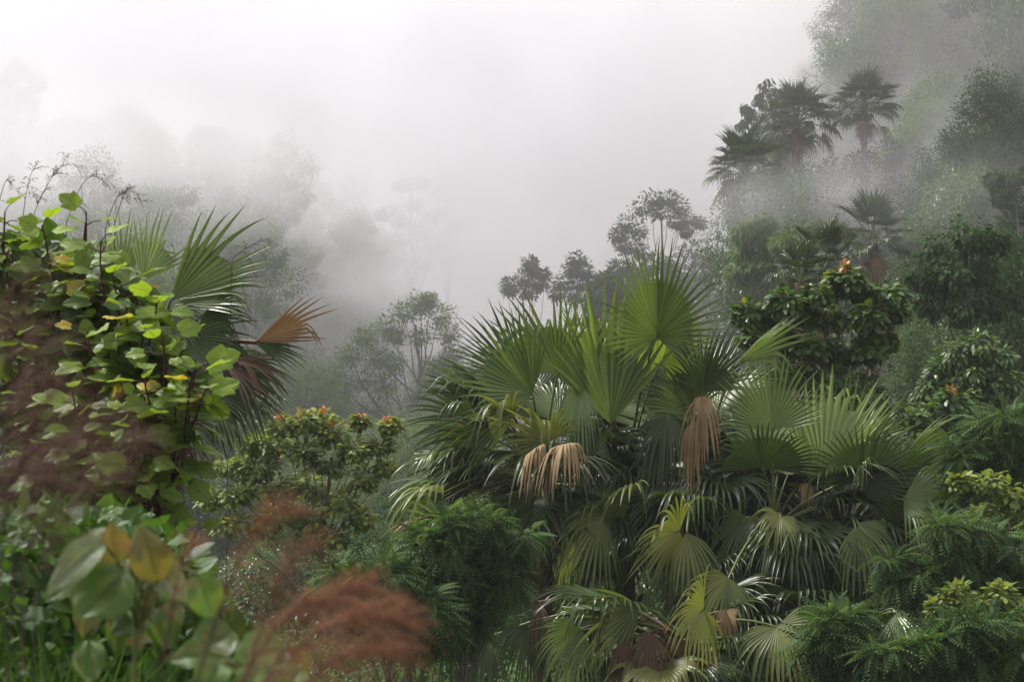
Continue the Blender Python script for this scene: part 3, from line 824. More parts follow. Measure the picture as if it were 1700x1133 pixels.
# ------------------------------------------------------------------ the fan palm on the left
rl, cl_ = palm("left fan palm behind the broad leaved shrub, rust coloured fan held out right", 262, 640, 24.0, .19,
               "fan palm on the left", seed=8)
LEFT = [
    (205, 480, 23.4, 100, 118, dict(roll=-15, mat=PL, span=88, nseg=36, split=.6, droop=.04, tip=.1, brk=.05, fold=.25, seed=61, bright=.3)),
    (175, 470, 24.6, 118, 95, dict(roll=20, mat=G_, span=60, nseg=30, split=.6, droop=.04, tip=.1, brk=.05, fold=.5, seed=62, bright=.7)),
    (236, 468, 23.2, 64, 112, dict(roll=-5, mat=PL, span=85, nseg=36, split=.6, droop=.04, tip=.1, brk=.05, fold=.2, seed=63, bright=.35)),
    (282, 500, 23.6, 38, 186, dict(roll=-20, mat=G_, span=74, nseg=52, split=.62, droop=.12, tip=.2, brk=.08, fold=.35, seed=64, bright=.6)),
    (292, 508, 23.9, 14, 150, dict(tilt=5, roll=-40, mat=G_, span=70, nseg=44, split=.6, droop=.2, tip=.3, brk=.08, fold=.4, seed=65, bright=.8)),
    (335, 525, 23.8, -20, 95, dict(tilt=15, roll=-20, mat=DK, span=140, nseg=44, split=.5, droop=.3, tip=.7, brk=.1, fold=.3, seed=66, bright=.7)),
    (280, 520, 23.4, -70, 90, dict(tilt=25, mat=DK, span=190, nseg=50, split=.5, droop=.5, tip=.8, brk=.1, fold=.3, seed=67, bright=.6)),
    (425, 568, 23.0, 22, 128, dict(roll=-5, mat='palm_rust', span=50, nseg=34, split=.62, droop=.03, tip=.08, brk=.03, fold=.3, seed=68, bright=.6)),
    (423, 570, 23.15, -12, 88, dict(roll=-10, mat=DK, span=62, nseg=26, split=.5, droop=.12, tip=.3, brk=.06, fold=.35, seed=69, bright=.9, yellow=.3)),
    (370, 602, 23.0, -18, 118, dict(tilt=10, roll=-20, mat=BR, span=80, nseg=38, split=.5, droop=.25, tip=.6, brk=.15, fold=.5, seed=70, bright=.4, yellow=.3)),
    (360, 625, 23.2, -38, 135, dict(tilt=10, roll=-15, mat=DK, span=110, nseg=50, split=.5, droop=.3, tip=.6, brk=.12, fold=.35, seed=71, bright=.8, yellow=.25)),
    (330, 640, 23.4, -50, 120, dict(tilt=15, roll=0, mat=DK, span=140, nseg=46, split=.45, droop=.4, tip=.8, brk=.12, fold=.35, seed=72, yellow=.3)),
    (300, 705, 23.0, -62, 100, dict(tilt=15, roll=0, mat=BR, span=70, nseg=36, split=.45, droop=.6, tip=.7, brk=.12, fold=.6, seed=73, bright=.2)),
    (295, 705, 22.9, -12, 105, dict(tilt=20, roll=-50, mat=DK, span=80, nseg=34, split=.4, droop=.5, tip=.8, brk=.12, fold=.4, seed=74, bright=.5, yellow=.5)),
    (230, 600, 23.2, 230, 110, dict(tilt=25, mat=DK, span=170, nseg=44, split=.45, droop=.6, tip=.9, brk=.12, fold=.35, seed=75)),
    (245, 690, 22.9, 265, 100, dict(tilt=20, mat=BR, span=110, nseg=36, split=.4, droop=1.2, tip=1.0, brk=.1, fold=.5, seed=76, bright=.9, yellow=.4)),
    (262, 750, 22.9, 268, 110, dict(tilt=15, mat=BR, span=80, nseg=34, split=.4, droop=1.4, tip=1.0, brk=.1, fold=.6, seed=77, bright=1., yellow=.5)),
    (400, 600, 23.3, -30, 100, dict(tilt=10, roll=-30, mat=DK, span=80, split=.45, droop=.3, tip=.6, brk=.2, fold=.4, seed=93, bright=.9, yellow=.4)),
    (385, 598, 22.9, -8, 105, dict(tilt=10, roll=-30, mat=BR, span=50, split=.4, droop=.35, tip=.6, brk=.2, fold=.6, seed=94, bright=.8, yellow=.4)),
    (345, 650, 23.0, -48, 125, dict(tilt=10, roll=-20, mat=G_, span=70, split=.4, droop=.4, tip=.7, brk=.2, fold=.5, seed=95, bright=.3, yellow=.5)),
    (310, 560, 23.3, -30, 140, dict(tilt=10, roll=-20, mat=DK, span=120, split=.42, droop=.4, tip=.8, brk=.25, fold=.4, seed=96, bright=.6)),
]
for (px, py, D, ang, Rp, kw) in LEFT:
    hero_leaf(rl, cl_, px, py, D, ang, Rp, **kw)
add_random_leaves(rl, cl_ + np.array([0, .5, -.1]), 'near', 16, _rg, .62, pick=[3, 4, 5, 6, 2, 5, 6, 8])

# ------------------------------------------------------------------ trees placed one by one
def clumps_px(lst, D, rng, depth=.6):
    return [(P(x, y, D) + np.array([0, rng.uniform(-depth, depth) * r * K * D, 0]), r * K * D) for (x, y, r) in lst]


def htree(name, label, cat, D, trunk_px, top_px, cl_px, tmpl, size, mat, twigs=16, leaves=14, r0=.12, bark='bark', seed=0, flat=.7,
          droop=.3, spread=.34, young=0.0, young_mat=None, group=None, start=.3, wig=.02, blossoms=0, upn=1.0, depth=1.0, base_z=None, var=.25):
    rng = np.random.default_rng(seed)
    if tmpl is T_FROND:   # loose sprays instead of mounds
        cl_px = [(x + rng.normal(0, r * .45), y + rng.normal(0, r * .35), r * rng.uniform(.5, .85)) for (x, y, r) in cl_px for _ in range(2)]
    cl = clumps_px(cl_px, D, rng, depth)
    top = P(*top_px, D)
    bx = (trunk_px - 850) * K * D
    gz = float(H(bx, D)) if base_z is None else base_z
    base = np.array([bx, D, gz - .2])
    root = thing(name, label, cat, (bx, D, gz), group)
    wood, lv = MB(), MB()
    limbs(wood, base, top, cl, r0, rng, wig, start)
    foliage(lv, cl, rng, tmpl, size, twigs, leaves, flat, spread, droop, upn, wood, young, twig_r=r0 * .09, var=var)
    obj("trunk", wood, M[bark], root)
    obj("crown", lv, M[mat], root)
    if young_mat:
        y = MB()
        for c, r in cl:
            if rng.random() < young:
                foliage(y, [(c + np.array([0, -r * .3, r * .45]), r * .7)], rng, tmpl, size * .8, max(5, twigs // 3), leaves, .3, spread, droop, 1.3)
        if y.n:
            obj("young_foliage", y, M[young_mat], root)
    if blossoms:
        b = MB()
        tops = sorted(cl, key=lambda q: -q[0][2])[:blossoms]
        for c, r in tops:
            foliage(b, [(c + np.array([rng.uniform(-.3, .3) * r, -.3 * r, r * .72]), r * .22)], rng, T_LEAF, size * .6, 4, 5, .5, .5, .1)
        obj("blossoms", b, M['blossom'], root)
    return root


htree("broadleaf_tree", "glossy tree with drooping oblong leaves behind the big palms, orange bloom on top", "tree", 43, 1400, (1400, 520),
      [(1240, 520, 28), (1268, 530, 32), (1300, 502, 28), (1330, 515, 30), (1352, 490, 24), (1405, 462, 28), (1425, 480, 34), (1470, 490, 28), (1480, 515, 26),
       (1440, 525, 34), (1380, 530, 28), (1290, 560, 30), (1340, 575, 34), (1390, 590, 34), (1440, 580, 30), (1462, 560, 26), (1370, 640, 40), (1310, 620, 38),
       (1430, 650, 38), (1470, 680, 34), (1450, 700, 30), (1250, 565, 24)],
      T_LEAF, .19, 'tree_a', 30, 13, .12, seed=1, flat=.5, droop=.7, spread=.36, young=.45, blossoms=1)
htree("broadleaf_tree", "low glossy tree with a red bloom, right of the big palms", "tree", 46, 1560, (1570, 700),
      [(1540, 690, 32), (1580, 668, 30), (1610, 680, 32), (1500, 720, 32), (1560, 720, 38), (1630, 710, 32), (1520, 750, 36), (1600, 750, 38), (1470, 740, 30)],
      T_LEAF, .20, 'tree_a', 28, 13, .11, seed=2, flat=.6, droop=.6, spread=.38, young=.3, blossoms=1)
htree("flowering_tree", "open crowned olive green tree with small orange blossoms on top, left of the big palms", "tree", 44, 540, (550, 760),
      [(470, 710, 24), (500, 702, 22), (530, 700, 24), (555, 722, 26), (600, 700, 13), (645, 708, 15), (630, 740, 20), (590, 748, 22), (450, 738, 26), (505, 750, 28),
       (545, 770, 28), (425, 778, 26), (610, 795, 22), (395, 820, 28), (455, 810, 30), (515, 812, 30), (565, 835, 28), (375, 775, 20), (520, 870, 30), (440, 865, 30), (600, 860, 20),
       (480, 850, 26), (390, 870, 26), (640, 775, 15), (415, 740, 18), (350, 830, 20), (560, 890, 26)],
      T_LEAF, .15, 'tree_o', 24, 12, .10, seed=3, flat=.42, droop=.4, spread=.62, young=.6, blossoms=6, start=.2)
for i, (lab, D, tx, top, cl, yo) in enumerate([
    ("feathery shrub with bright green shoots on top, in front of the left palms", 29, 775, (770, 900),
     [(780, 862, 30), (740, 880, 28), (820, 885, 30), (700, 905, 26), (850, 915, 26), (760, 915, 38), (810, 935, 36), (740, 950, 34), (790, 980, 38), (840, 975, 26), (720, 1000, 32), (800, 1030, 32)], .55),
    ("bluish feathery shrub beside the red brown plumes, below the bright green tipped one", 28, 650, (640, 980),
     [(600, 950, 28), (640, 948, 26), (680, 975, 30), (570, 960, 22), (620, 990, 34), (700, 1010, 32), (660, 1020, 34), (730, 1040, 26), (600, 1030, 30), (690, 1060, 30)], .3),
    ("feathery tree at the right edge with arching sprays beside the pale fans", 32, 1650, (1640, 760),
     [(1600, 755, 24), (1620, 735, 28), (1650, 720, 34), (1690, 700, 36), (1610, 790, 28), (1640, 780, 34), (1680, 760, 38), (1600, 825, 24), (1650, 820, 36), (1690, 840, 38), (1600, 840, 30)], .2),
    ("feathery shrub at the lower right edge over hanging palm leaves", 29, 1620, (1610, 900),
     [(1530, 965, 24), (1560, 940, 28), (1590, 905, 30), (1620, 890, 34), (1680, 900, 36), (1550, 960, 34), (1610, 960, 36), (1670, 980, 38), (1580, 880, 24), (1480, 940, 18)], .12),
    ("small feathery shrub at the bottom edge right of the yellow palm leaves", 27, 1405, (1400, 1060),
     [(1385, 1032, 22), (1410, 1038, 22), (1365, 1045, 18), (1400, 1062, 26), (1380, 1090, 28), (1430, 1085, 24), (1410, 1115, 30)], .4),
    ("feathery shrub in the bottom right corner with dark trailing sprays", 26.5, 1560, (1560, 1080),
     [(1480, 1085, 26), (1520, 1075, 26), (1560, 1060, 28), (1610, 1050, 30), (1660, 1050, 32), (1690, 1080, 36), (1540, 1110, 32), (1600, 1100, 34), (1650, 1110, 34), (1470, 1125, 28)], .15),
]):
    htree("feathery_shrub", lab, "shrub", D, tx, top, cl, T_FROND, .38, 'tree_g', 17, 5, .06, seed=20 + i, flat=.45, droop=.25, spread=.6, upn=1.1, var=.35,
          young=yo, young_mat='bright', group="feathery leaved shrubs around the palms")

for i, (lab, D, tx, cl) in enumerate([
    ("yellow green fine leaved shrub in the thicket at the right edge, halfway down", 30.5, 1660, [(1640, 800, 22), (1680, 820, 26), (1660, 850, 26), (1620, 860, 20), (1690, 870, 24), (1590, 800, 16)]),
    ("olive fine leaved shrub near the bottom right corner among feathery sprays", 28, 1600, [(1590, 985, 22), (1630, 1000, 24), (1670, 990, 26), (1560, 1010, 20), (1610, 1030, 24), (1690, 1020, 22)]),
    ("thin leaved shrub between the two feathery shrubs left of the palms", 29.5, 700, [(690, 960, 18), (660, 930, 16), (720, 985, 20), (700, 1020, 22), (745, 1010, 18), (640, 1060, 24), (700, 1080, 24), (760, 1070, 22)])]):
    htree("fine_leaved_shrub", lab, "shrub", D, tx, (tx, cl[0][1]), cl, T_LEAF, .12, 'tree_o', 22, 10, .04, seed=90 + i, flat=.5, droop=.4, spread=.6, group="fine leaved shrubs in the thicket")

# small crowns that stand out against the cloud in the middle
htree("small_tree", "small round crowned tree above the palms, left one of the pair against the cloud", "tree", 120, 880, (878, 465),
      [(850, 474, 14), (868, 462, 13), (885, 446, 13), (880, 436, 9), (893, 470, 13), (878, 484, 14), (902, 456, 8), (845, 482, 9)],
      T_QUAD, .27, 'tree_b', 26, 12, .10, seed=40, spread=.75)
htree("small_tree", "small pyramidal tree above the palms, right one of the pair against the cloud", "tree", 118, 960, (958, 455),
      [(960, 432, 12), (950, 448, 13), (970, 450, 13), (935, 470, 14), (962, 470, 16), (980, 468, 11), (925, 488, 12), (950, 490, 16), (980, 490, 14)],
      T_QUAD, .27, 'tree_b', 26, 12, .10, seed=41, spread=.75)
htree("small_tree", "spreading airy tree whose forked grey trunk shows, high above the palms in the middle", "tree", 122, 1098, (1098, 360),
      [(1065, 345, 16), (1085, 332, 16), (1110, 330, 16), (1130, 345, 14), (1040, 375, 16), (1025, 392, 12), (1060, 385, 16), (1145, 365, 12), (1160, 372, 9),
       (1095, 352, 14), (1125, 370, 14), (1035, 410, 13), (1060, 415, 14), (1140, 385, 8)],
      T_QUAD, .27, 'tree_b', 26, 11, .15, seed=42, flat=.6, spread=.75)
for i, (x, y, D, s) in enumerate([(1030, 455, 118, 1.0), (1150, 430, 135, 1.25), (1185, 450, 140, 1.1), (1090, 450, 120, 1.1), (1010, 480, 112, .9)]):
    htree("misty_tree", "grey green tree half lost in mist behind the airy forked tree", "tree", D, x, (x, y + 10),
          [(x + dx * s, y + dy * s, r * s) for dx, dy, r in ((-20, 5, 17), (0, -10, 18), (20, 0, 17), (-28, 25, 16), (8, 20, 20), (30, 25, 16), (-5, 40, 20), (-25, 50, 18), (25, 50, 18))],
          T_QUAD, .4, 'tree_b', 18, 12, .18, seed=45 + i, group="misty trees behind the forked tree")

# the layered tree in the left middle distance, and the ghostly pair above it
htree("layered_tree", "pale spreading tree with a dark curving trunk in the mist left of the big palms", "tree", 120, 672, (690, 540),
      [(700, 505, 22), (730, 525, 22), (670, 520, 20), (640, 545, 22), (745, 555, 20), (605, 560, 20), (700, 560, 16), (750, 590, 18), (580, 590, 20), (625, 595, 22),
       (600, 630, 24), (640, 640, 20), (720, 610, 16), (570, 650, 20), (745, 640, 16), (710, 500, 14), (660, 560, 14), (560, 620, 24), (530, 640, 26), (620, 680, 26), (580, 690, 28), (700, 680, 24), (540, 690, 28), (655, 605, 20), (760, 670, 22), (500, 670, 26)],
      T_QUAD, .20, 'tree_c', 46, 16, .22, seed=50, flat=.35, droop=.1, spread=.95, start=.45, wig=.035)
htree("ghost_tree", "tall layered tree almost dissolved in cloud, left one of the ghostly pair", "tree", 235, 690, (683, 310),
      [(680, 302, 16), (665, 310, 12), (700, 305, 12), (650, 355, 20), (632, 358, 12), (668, 370, 14), (690, 342, 16), (715, 360, 16), (700, 385, 20), (665, 400, 18), (640, 430, 20), (700, 440, 24), (720, 410, 16)],
      T_QUAD, .45, 'tree_b', 30, 12, .30, seed=51, flat=.25, droop=.1, spread=.55, start=.3)
htree("ghost_tree", "fainter layered tree almost dissolved in cloud, right one of the ghostly pair", "tree", 270, 742, (742, 310),
      [(742, 298, 16), (755, 296, 10), (730, 322, 14), (752, 330, 14), (735, 350, 16), (760, 372, 18), (738, 400, 22), (745, 430, 22)],
      T_QUAD, .5, 'tree_b', 30, 12, .30, seed=52, flat=.25, droop=.1, spread=.55, start=.3)

# right edge tree with a pale trunk
htree("edge_tree", "dark leaved tree with a pale bare trunk at the right edge of the view", "tree", 78, 1697, (1688, 340),
      [(1655, 300, 18), (1680, 310, 22), (1710, 300, 24), (1665, 330, 18), (1700, 345, 24), (1735, 330, 26), (1680, 370, 20), (1720, 385, 24), (1690, 410, 18)],
      T_QUAD, .24, 'tree_b', 28, 15, .09, seed=55, bark='bark_pale', start=.6)

# ------------------------------------------------------------------ palms on the right hillside
def far_palm(label, px, py, D, h, n, scale, seed, r=.2, pick=None, mat=None):
    rng = np.random.default_rng(seed)
    c = P(px, py, D)
    gz = float(H(c[0], c[1]))
    root = thing("hillside_palm", label, "fan palm", (c[0], c[1], min(gz, c[2] - 2)), "fan palms on the misty right hillside")
    palm_trunk(root, c, min(gz, c[2] - 2), r, seed)
    add_random_leaves(root, c, 'far', n, rng, scale, pick=pick)


far_palm("lowest, leftmost fan palm of the misty hillside, tan dead leaves under its crown", 1238, 292, 104, 8, 44, 1.12, 1)
far_palm("fan palm with a dense dark crown, second from the left on the misty hillside", 1322, 205, 110, 9, 44, 1.12, 2)
far_palm("fan palm close behind the dense crowned one on the misty hillside", 1290, 235, 114, 8, 32, .95, 3)
far_palm("fan palm with a bare pale trunk, right one of the upper misty group", 1435, 185, 112, 9, 42, 1.05, 4, .16)
far_palm("dim fan palm in front of the dark wooded gully on the hillside", 1450, 405, 82, 6, 26, .95, 5)
far_palm("small light green fan palm poking out of the bamboo on the hillside", 1365, 450, 74, 5, 20, .85, 6)
far_palm("small fan palm at the foot of the pale bamboo on the hillside", 1330, 470, 72, 5, 18, .8, 7)
htree("weeping_tree", "dark weeping tree with hanging tufts beside the misty hillside palms", "tree", 116, 1290, (1278, 150),
      [(1275, 145, 16), (1262, 165, 13), (1295, 160, 14), (1245, 190, 13), (1232, 205, 10), (1270, 195, 16), (1300, 190, 16), (1255, 215, 12), (1240, 178, 9), (1285, 225, 18)],
      T_LONG, .34, 'tree_b', 11, 10, .14, seed=58, flat=.8, droop=1.8, spread=.6)
htree("misty_bushes", "low misty growth at the feet of the upper hillside palms", "bushes", 113, 1400, (1400, 330),
      [(1235, 365, 24), (1265, 345, 26), (1300, 320, 28), (1340, 300, 28), (1380, 290, 26), (1425, 275, 26), (1470, 262, 28), (1515, 250, 28), (1320, 360, 32), (1370, 340, 32), (1440, 325, 34),
       (1500, 300, 34), (1560, 280, 34)], T_QUAD, .28, 'tree_b', 46, 16, .14, seed=59, flat=.7, spread=.5)

for i, (lab, D, tx, cl, mt) in enumerate([
    ("pale green bamboo thicket at the left foot of the hillside palms", 96, 1250, [(1235, 385, 22), (1260, 375, 24), (1285, 400, 26), (1245, 420, 26), (1230, 450, 22), (1270, 440, 26), (1300, 460, 26)], 'tree_c'),
    ("pale yellow green bamboo thicket beside the small light palm", 94, 1335, [(1305, 410, 24), (1330, 392, 24), (1360, 395, 26), (1385, 410, 22), (1320, 440, 26), (1350, 430, 26), (1400, 385, 18)], 'tree_c'),
    ("full rounded green tree below the pale trunked edge tree", 62, 1600, [(1560, 420, 34), (1600, 395, 34), (1640, 400, 34), (1580, 460, 38), (1630, 450, 38), (1530, 460, 30), (1550, 500, 36), (1600, 510, 38), (1660, 500, 34)], 'tree_b'),
    ("brighter green rounded tree at the right, above the glossy tree with the red bloom", 54, 1620, [(1590, 590, 26), (1620, 575, 28), (1650, 600, 28), (1570, 620, 26), (1610, 620, 32), (1660, 640, 30), (1550, 650, 26), (1600, 660, 32), (1640, 670, 30)], 'tree_a'),
]):
    htree("bamboo_thicket" if mt == 'tree_c' else "round_tree", lab, "bamboo" if mt == 'tree_c' else "tree", D, tx, (tx, cl[0][1] + 20), cl,
          T_LONG if mt == 'tree_c' else T_QUAD, .30 if mt == 'tree_c' else .22, mt, 40, 16, .08 if mt == 'tree_c' else .16, seed=70 + i, flat=.8, droop=.9, spread=.42)

# ------------------------------------------------------------------ forest on both hillsides
TPL = {
    'round_b': make_template('round', 1, 'tree_b'), 'round_a': make_template('round', 2, 'tree_a'), 'round_c': make_template('round', 3, 'tree_c'),
    'tall_b': make_template('tall', 4, 'tree_b', 'bark_pale'), 'tall_c': make_template('tall', 5, 'tree_c', 'bark_pale'),
    'flat_c': make_template('flat', 6, 'tree_c'), 'bush_a': make_template('bush', 7, 'tree_a'), 'bush_g': make_template('bush', 8, 'tree_g'),
    'bush_c': make_template('bush', 9, 'tree_c'), 'round_g': make_template('round', 10, 'tree_g'),
}
USED = set()
LAB = {'round': ("forest_tree", "tree"), 'tall': ("tall_tree", "tree"), 'flat': ("umbrella_tree", "tree"), 'bush': ("bush", "bush")}
DESC = {'round_b': "dark dense broadleaf tree", 'round_a': "mid green dense broadleaf tree", 'round_c': "light green full crowned tree", 'tall_b': "slender dark tree with a bare pale trunk",
        'tall_c': "slender light green tree with a bare pale trunk", 'flat_c': "flat topped light green tree", 'bush_a': "mid green leafy bush", 'bush_g': "blue green leafy bush",
        'bush_c': "light green leafy bush", 'round_g': "blue green dense tree"}


def put(key, x, y, s, rz, where, group, sink=.3, sz=1.0):
    t = TPL[key]
    o = t if key not in USED else copy_tree(t)
    USED.add(key)
    nm, cat = LAB[key.split('_')[0]]
    o.name = nm
    o.location = (x, y, float(H(x, y)) - sink)
    o.scale = (s, s, s * sz)
    o.rotation_euler = (0, 0, rz)
    tag(o, DESC[key] + " " + where, cat, group)
    return o


def visible(x, y, z, m=60):
    px = 850 + x / (K * y); py = 566.5 - z / (K * y)
    return -m < px < 1700 + m and -250 < py < 1250


def forest(x0, x1, y0, y1, step, keys, where, group, seed, smin=.75, smax=1.15, grow=0.0, cond=None, minpy=None):
    rng = np.random.default_rng(seed)
    y = y0
    cnt = 0
    while y < y1:
        st = step * (1 + (y - y0) / (y1 - y0) * grow)
        x = x0 + rng.uniform(0, st)
        while x < x1:
            xx, yy = x + rng.uniform(-.35, .35) * st, y + rng.uniform(-.35, .35) * st
            z = float(H(xx, yy)) + 4
            if visible(xx, yy, z) and (cond is None or cond(xx, yy, z)):
                key = keys[rng.integers(len(keys))]
                put(key, xx, yy, rng.uniform(smin, smax) * (1 + grow * .35 * (yy - y0) / (y1 - y0)), rng.uniform(0, 6.28), where, group, sz=rng.uniform(.85, 1.2))
                cnt += 1
            x += st
        y += st * .9
    print("forest", group, cnt)


def right_cond(x, y, z):
    px = 850 + x / (K * y)
    if y < 126 and px < 1530 and 566.5 - (z + 3.5) / (K * y) < (345 if y > 90 else 400): return False
    x0 = np.interp(y, [30, 60, 100, 140, 180, 260, 400], [10, 9, 8, 12, 19, 34, 60])
    return x > x0 + 1.5


forest(9, 34, 52, 98, 4.6, ['round_b', 'round_b', 'round_g', 'bush_g', 'round_a', 'bush_a', 'bush_c'], "on the near slope of the right hill", "trees on the near slope of the right hill", 3, .5, .85, cond=right_cond)
forest(8, 75, 100, 240, 5.6, ['round_b', 'round_b', 'round_g', 'tall_b', 'tall_c', 'round_c', 'bush_a', 'round_a'], "high on the misty right hill", "trees high on the misty right hill", 4, .7, 1.1, .9, cond=right_cond)
forest(-75, 3, 104, 300, 8.0, ['round_c', 'round_b', 'round_a', 'flat_c', 'tall_c', 'round_c', 'bush_c'], "on the cloud covered left hill", "trees on the cloud covered left hill", 5, .65, 1.0, 1.0,
       cond=lambda x, y, z: x < np.interp(y, [80, 170, 260, 400], [2, -5, -9, -20]) + 0)
forest(-26, -1, 84, 104, 5.0, ['round_c', 'round_a', 'flat_c', 'round_c', 'bush_c'], "in thin mist beyond the valley, left of the palms", "trees in thin mist beyond the valley", 15, .62, .92)
forest(-22, 9, 52, 84, 5.0, ['round_b', 'bush_a', 'round_g', 'bush_g', 'round_b', 'round_a'], "in the valley left of the palm clump", "trees on the valley floor", 6, .45, .7)
forest(-14, 18, 36, 50, 3.4, ['bush_a', 'bush_a', 'bush_g', 'bush_c'], "in the thicket behind the palm clump", "bushes behind the palm clump", 7, .55, .85)
forest(-9, 13, 22, 31, 2.6, ['bush_a', 'bush_a', 'bush_g'], "below the palms at the valley edge", "bushes below the palms", 8, .38, .55)
for k, t in TPL.items():
    if k not in USED:
        for ch in list(t.children): bpy.data.objects.remove(ch)
        bpy.data.objects.remove(t)

# low growth that covers the slopes between the trees
def undergrowth():
    rng = np.random.default_rng(31)
    n = 150000
    y = 20 + 230 * rng.random(n) ** 1.3
    x = (rng.random(n) * 1.3 - .65) * y * .514 + 0
    z = H(x, y)
    pos = np.stack([x, y, z + rng.uniform(0, .9, n)], -1)
    ax = norm(rand_dirs(n, rng) * .8 + np.array([0, 0, .5])); nn = rand_dirs(n, rng) + np.array([0, 0, 1.0])
    c0 = np.stack([rng.random(n), rng.random(n) * .3, np.zeros(n)], -1)
    mb = MB()
    place(mb, *T_QUAD, pos, ax, nn, rng.uniform(.3, .7, n) * (.5 + y / 160), c0)
    tag(obj("undergrowth", mb, M['tree_b']), "dark leafy undergrowth covering the slopes between the trees", "undergrowth", kind="stuff")


undergrowth()

# ------------------------------------------------------------------ broad leaved shrub on the left
def tmpl_broad(lobed=True, nrow=13):
    """broad leaf, length 1; returns verts, faces, (spot, vein) colours"""
    if lobed:
        yy = [0, .08, .2, .32, .44, .52, .60, .72, .84, .93, 1.0]
        ww = [.02, .26, .38, .42, .47, .44, .30, .27, .20, .09, .0]
        sh = [-.02, -.12, -.05, .03, .11, .08, .02, 0, 0, 0, 0]
    else:
        yy = [0, .06, .16, .30, .45, .60, .73, .84, .93, 1.0]
        ww = [.02, .20, .34, .41, .42, .37, .28, .18, .08, .0]
        sh = [-.02, -.06, -.03, 0, 0, 0, 0, 0, 0, 0]
    cu = np.array([-1, -.8, -.45, -.2, -.06, 0, .06, .2, .45, .8, 1])
    V, C = [], []
    for i, (y, w, s) in enumerate(zip(yy, ww, sh)):
        for u in cu:
            x = u * w
            yv = y + s * abs(u) ** 1.5
            side = (y * 7 - abs(u) * w * 5.0) % 1.0
            ridge = abs(side - .5) * 2
            z = abs(x) * .22 - .22 * y * y + .032 * math.sin((y * 7 - abs(u) * w * 5) * 6.283) * min(1, abs(u) * 2) - .10 * abs(u) ** 3 * w
            V.append((x, yv, z))
            vein = 1.0 if abs(u) < .03 else (max(0, (ridge - .55)) * 1.7 if abs(u) < .95 else .0)
            C.append((0.0, vein))
    m = len(cu)
    F = [(i * m + j, i * m + j + 1, (i + 1) * m + j + 1, (i + 1) * m + j) for i in range(len(yy) - 1) for j in range(m - 1)]
    return np.array(V, float), np.array(F), np.array(C)


TB_L, TB_O = tmpl_broad(True), tmpl_broad(False)


def shrub(label, D, base_px, tips, seed, mains, poly, nfill, leaf_px=45, n=12, mat='shrub'):
    rng = np.random.default_rng(seed)
    bx = (base_px - 850) * K * D
    gz = float(H(bx, D))
    root = thing("broadleaf_shrub", label, "shrub", (bx, D, gz), "broad leaved shrubs on the left")
    wood, lv = MB(), MB()
    base = np.array([bx, D + .5, gz])
    mp = []
    for (mx, my) in mains:
        e = P(mx, my, D + .35)
        p = curve(base + np.array([rng.uniform(-.3, .3), 0, 0]), e, 0, 24, .015, rng)
        p[:, 0] = base[0] + (p[:, 0] - base[0]) * np.linspace(0, 1, 24) ** .5
        tube(wood, p, np.linspace(.022, .008, 24), 6)
        mp.append(p)

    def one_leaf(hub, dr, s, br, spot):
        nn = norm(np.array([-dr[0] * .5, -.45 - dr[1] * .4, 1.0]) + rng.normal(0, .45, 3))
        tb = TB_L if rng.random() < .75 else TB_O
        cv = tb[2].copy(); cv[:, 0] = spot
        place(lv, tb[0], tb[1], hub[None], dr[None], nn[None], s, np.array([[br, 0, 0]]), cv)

    for (px, py) in tips:
        d = D + rng.uniform(-.5, .4)
        tip = P(px, py, d)
        best = min(mp, key=lambda p: abs(p[-1][0] - tip[0]) + .4 * abs(p[-1][2] - tip[2]))
        zz = tip[2] - rng.uniform(.3, .8)
        k = int(np.argmin(abs(best[:, 2] - zz)))
        a0 = best[k]
        p = curve(a0, tip, -.10, 10, .02, rng)
        tube(wood, p, np.linspace(.010, .005, 10), 6)
        m = n + rng.integers(-1, 3)
        for k in range(m):
            t = k / max(1, m - 1)
            q = p[-1] + (p[-4] - p[-1]) * (1 - t) * rng.uniform(.9, 2.4)
            a = k * 2.4 + rng.uniform(-.4, .4)
            up = .75 * t - .3 + rng.uniform(-.2, .3)
            dr = norm(np.array([math.cos(a), math.sin(a) * .9 - .15, up]))
            hub = q + dr * rng.uniform(.04, .12)
            tube(wood, curve(q, hub, .01, 3), [.004, .003, .003], 4)
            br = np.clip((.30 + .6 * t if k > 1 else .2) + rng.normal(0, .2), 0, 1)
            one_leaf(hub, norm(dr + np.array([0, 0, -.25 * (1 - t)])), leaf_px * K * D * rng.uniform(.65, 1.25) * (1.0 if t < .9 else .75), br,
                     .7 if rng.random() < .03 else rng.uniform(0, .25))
    pl = np.array(poly, float)
    cnt = 0
    while cnt < nfill:      # inner leaves on side twigs further back, tinted dark as painted shaded gaps
        px, py = rng.uniform(pl[:, 0].min(), pl[:, 0].max()), rng.uniform(pl[:, 1].min(), pl[:, 1].max())
        ins = False
        for a, b in zip(pl, np.roll(pl, -1, 0)):
            if (a[1] > py) != (b[1] > py) and px < (b[0] - a[0]) * (py - a[1]) / (b[1] - a[1]) + a[0]: ins = not ins
        if not ins: continue
        q = P(px, py, D + rng.uniform(0.1, 1.3))
        cnt += 1
        dr = norm(rng.normal(size=3) * np.array([1, .7, .6]) + np.array([0, -.2, -.25]))
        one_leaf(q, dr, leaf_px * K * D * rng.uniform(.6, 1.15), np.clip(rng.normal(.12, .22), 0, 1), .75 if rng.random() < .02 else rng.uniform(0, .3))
        if rng.random() < .3:
            tube(wood, curve(q, q + np.array([rng.uniform(-.25, .25), .1, -rng.uniform(.1, .4)]), .03, 5, .05, rng), np.linspace(.003, .006, 5), 4)
    obj("stem", wood, M['stem_red'], root)
    obj("foliage", lv, M[mat], root)
    return root


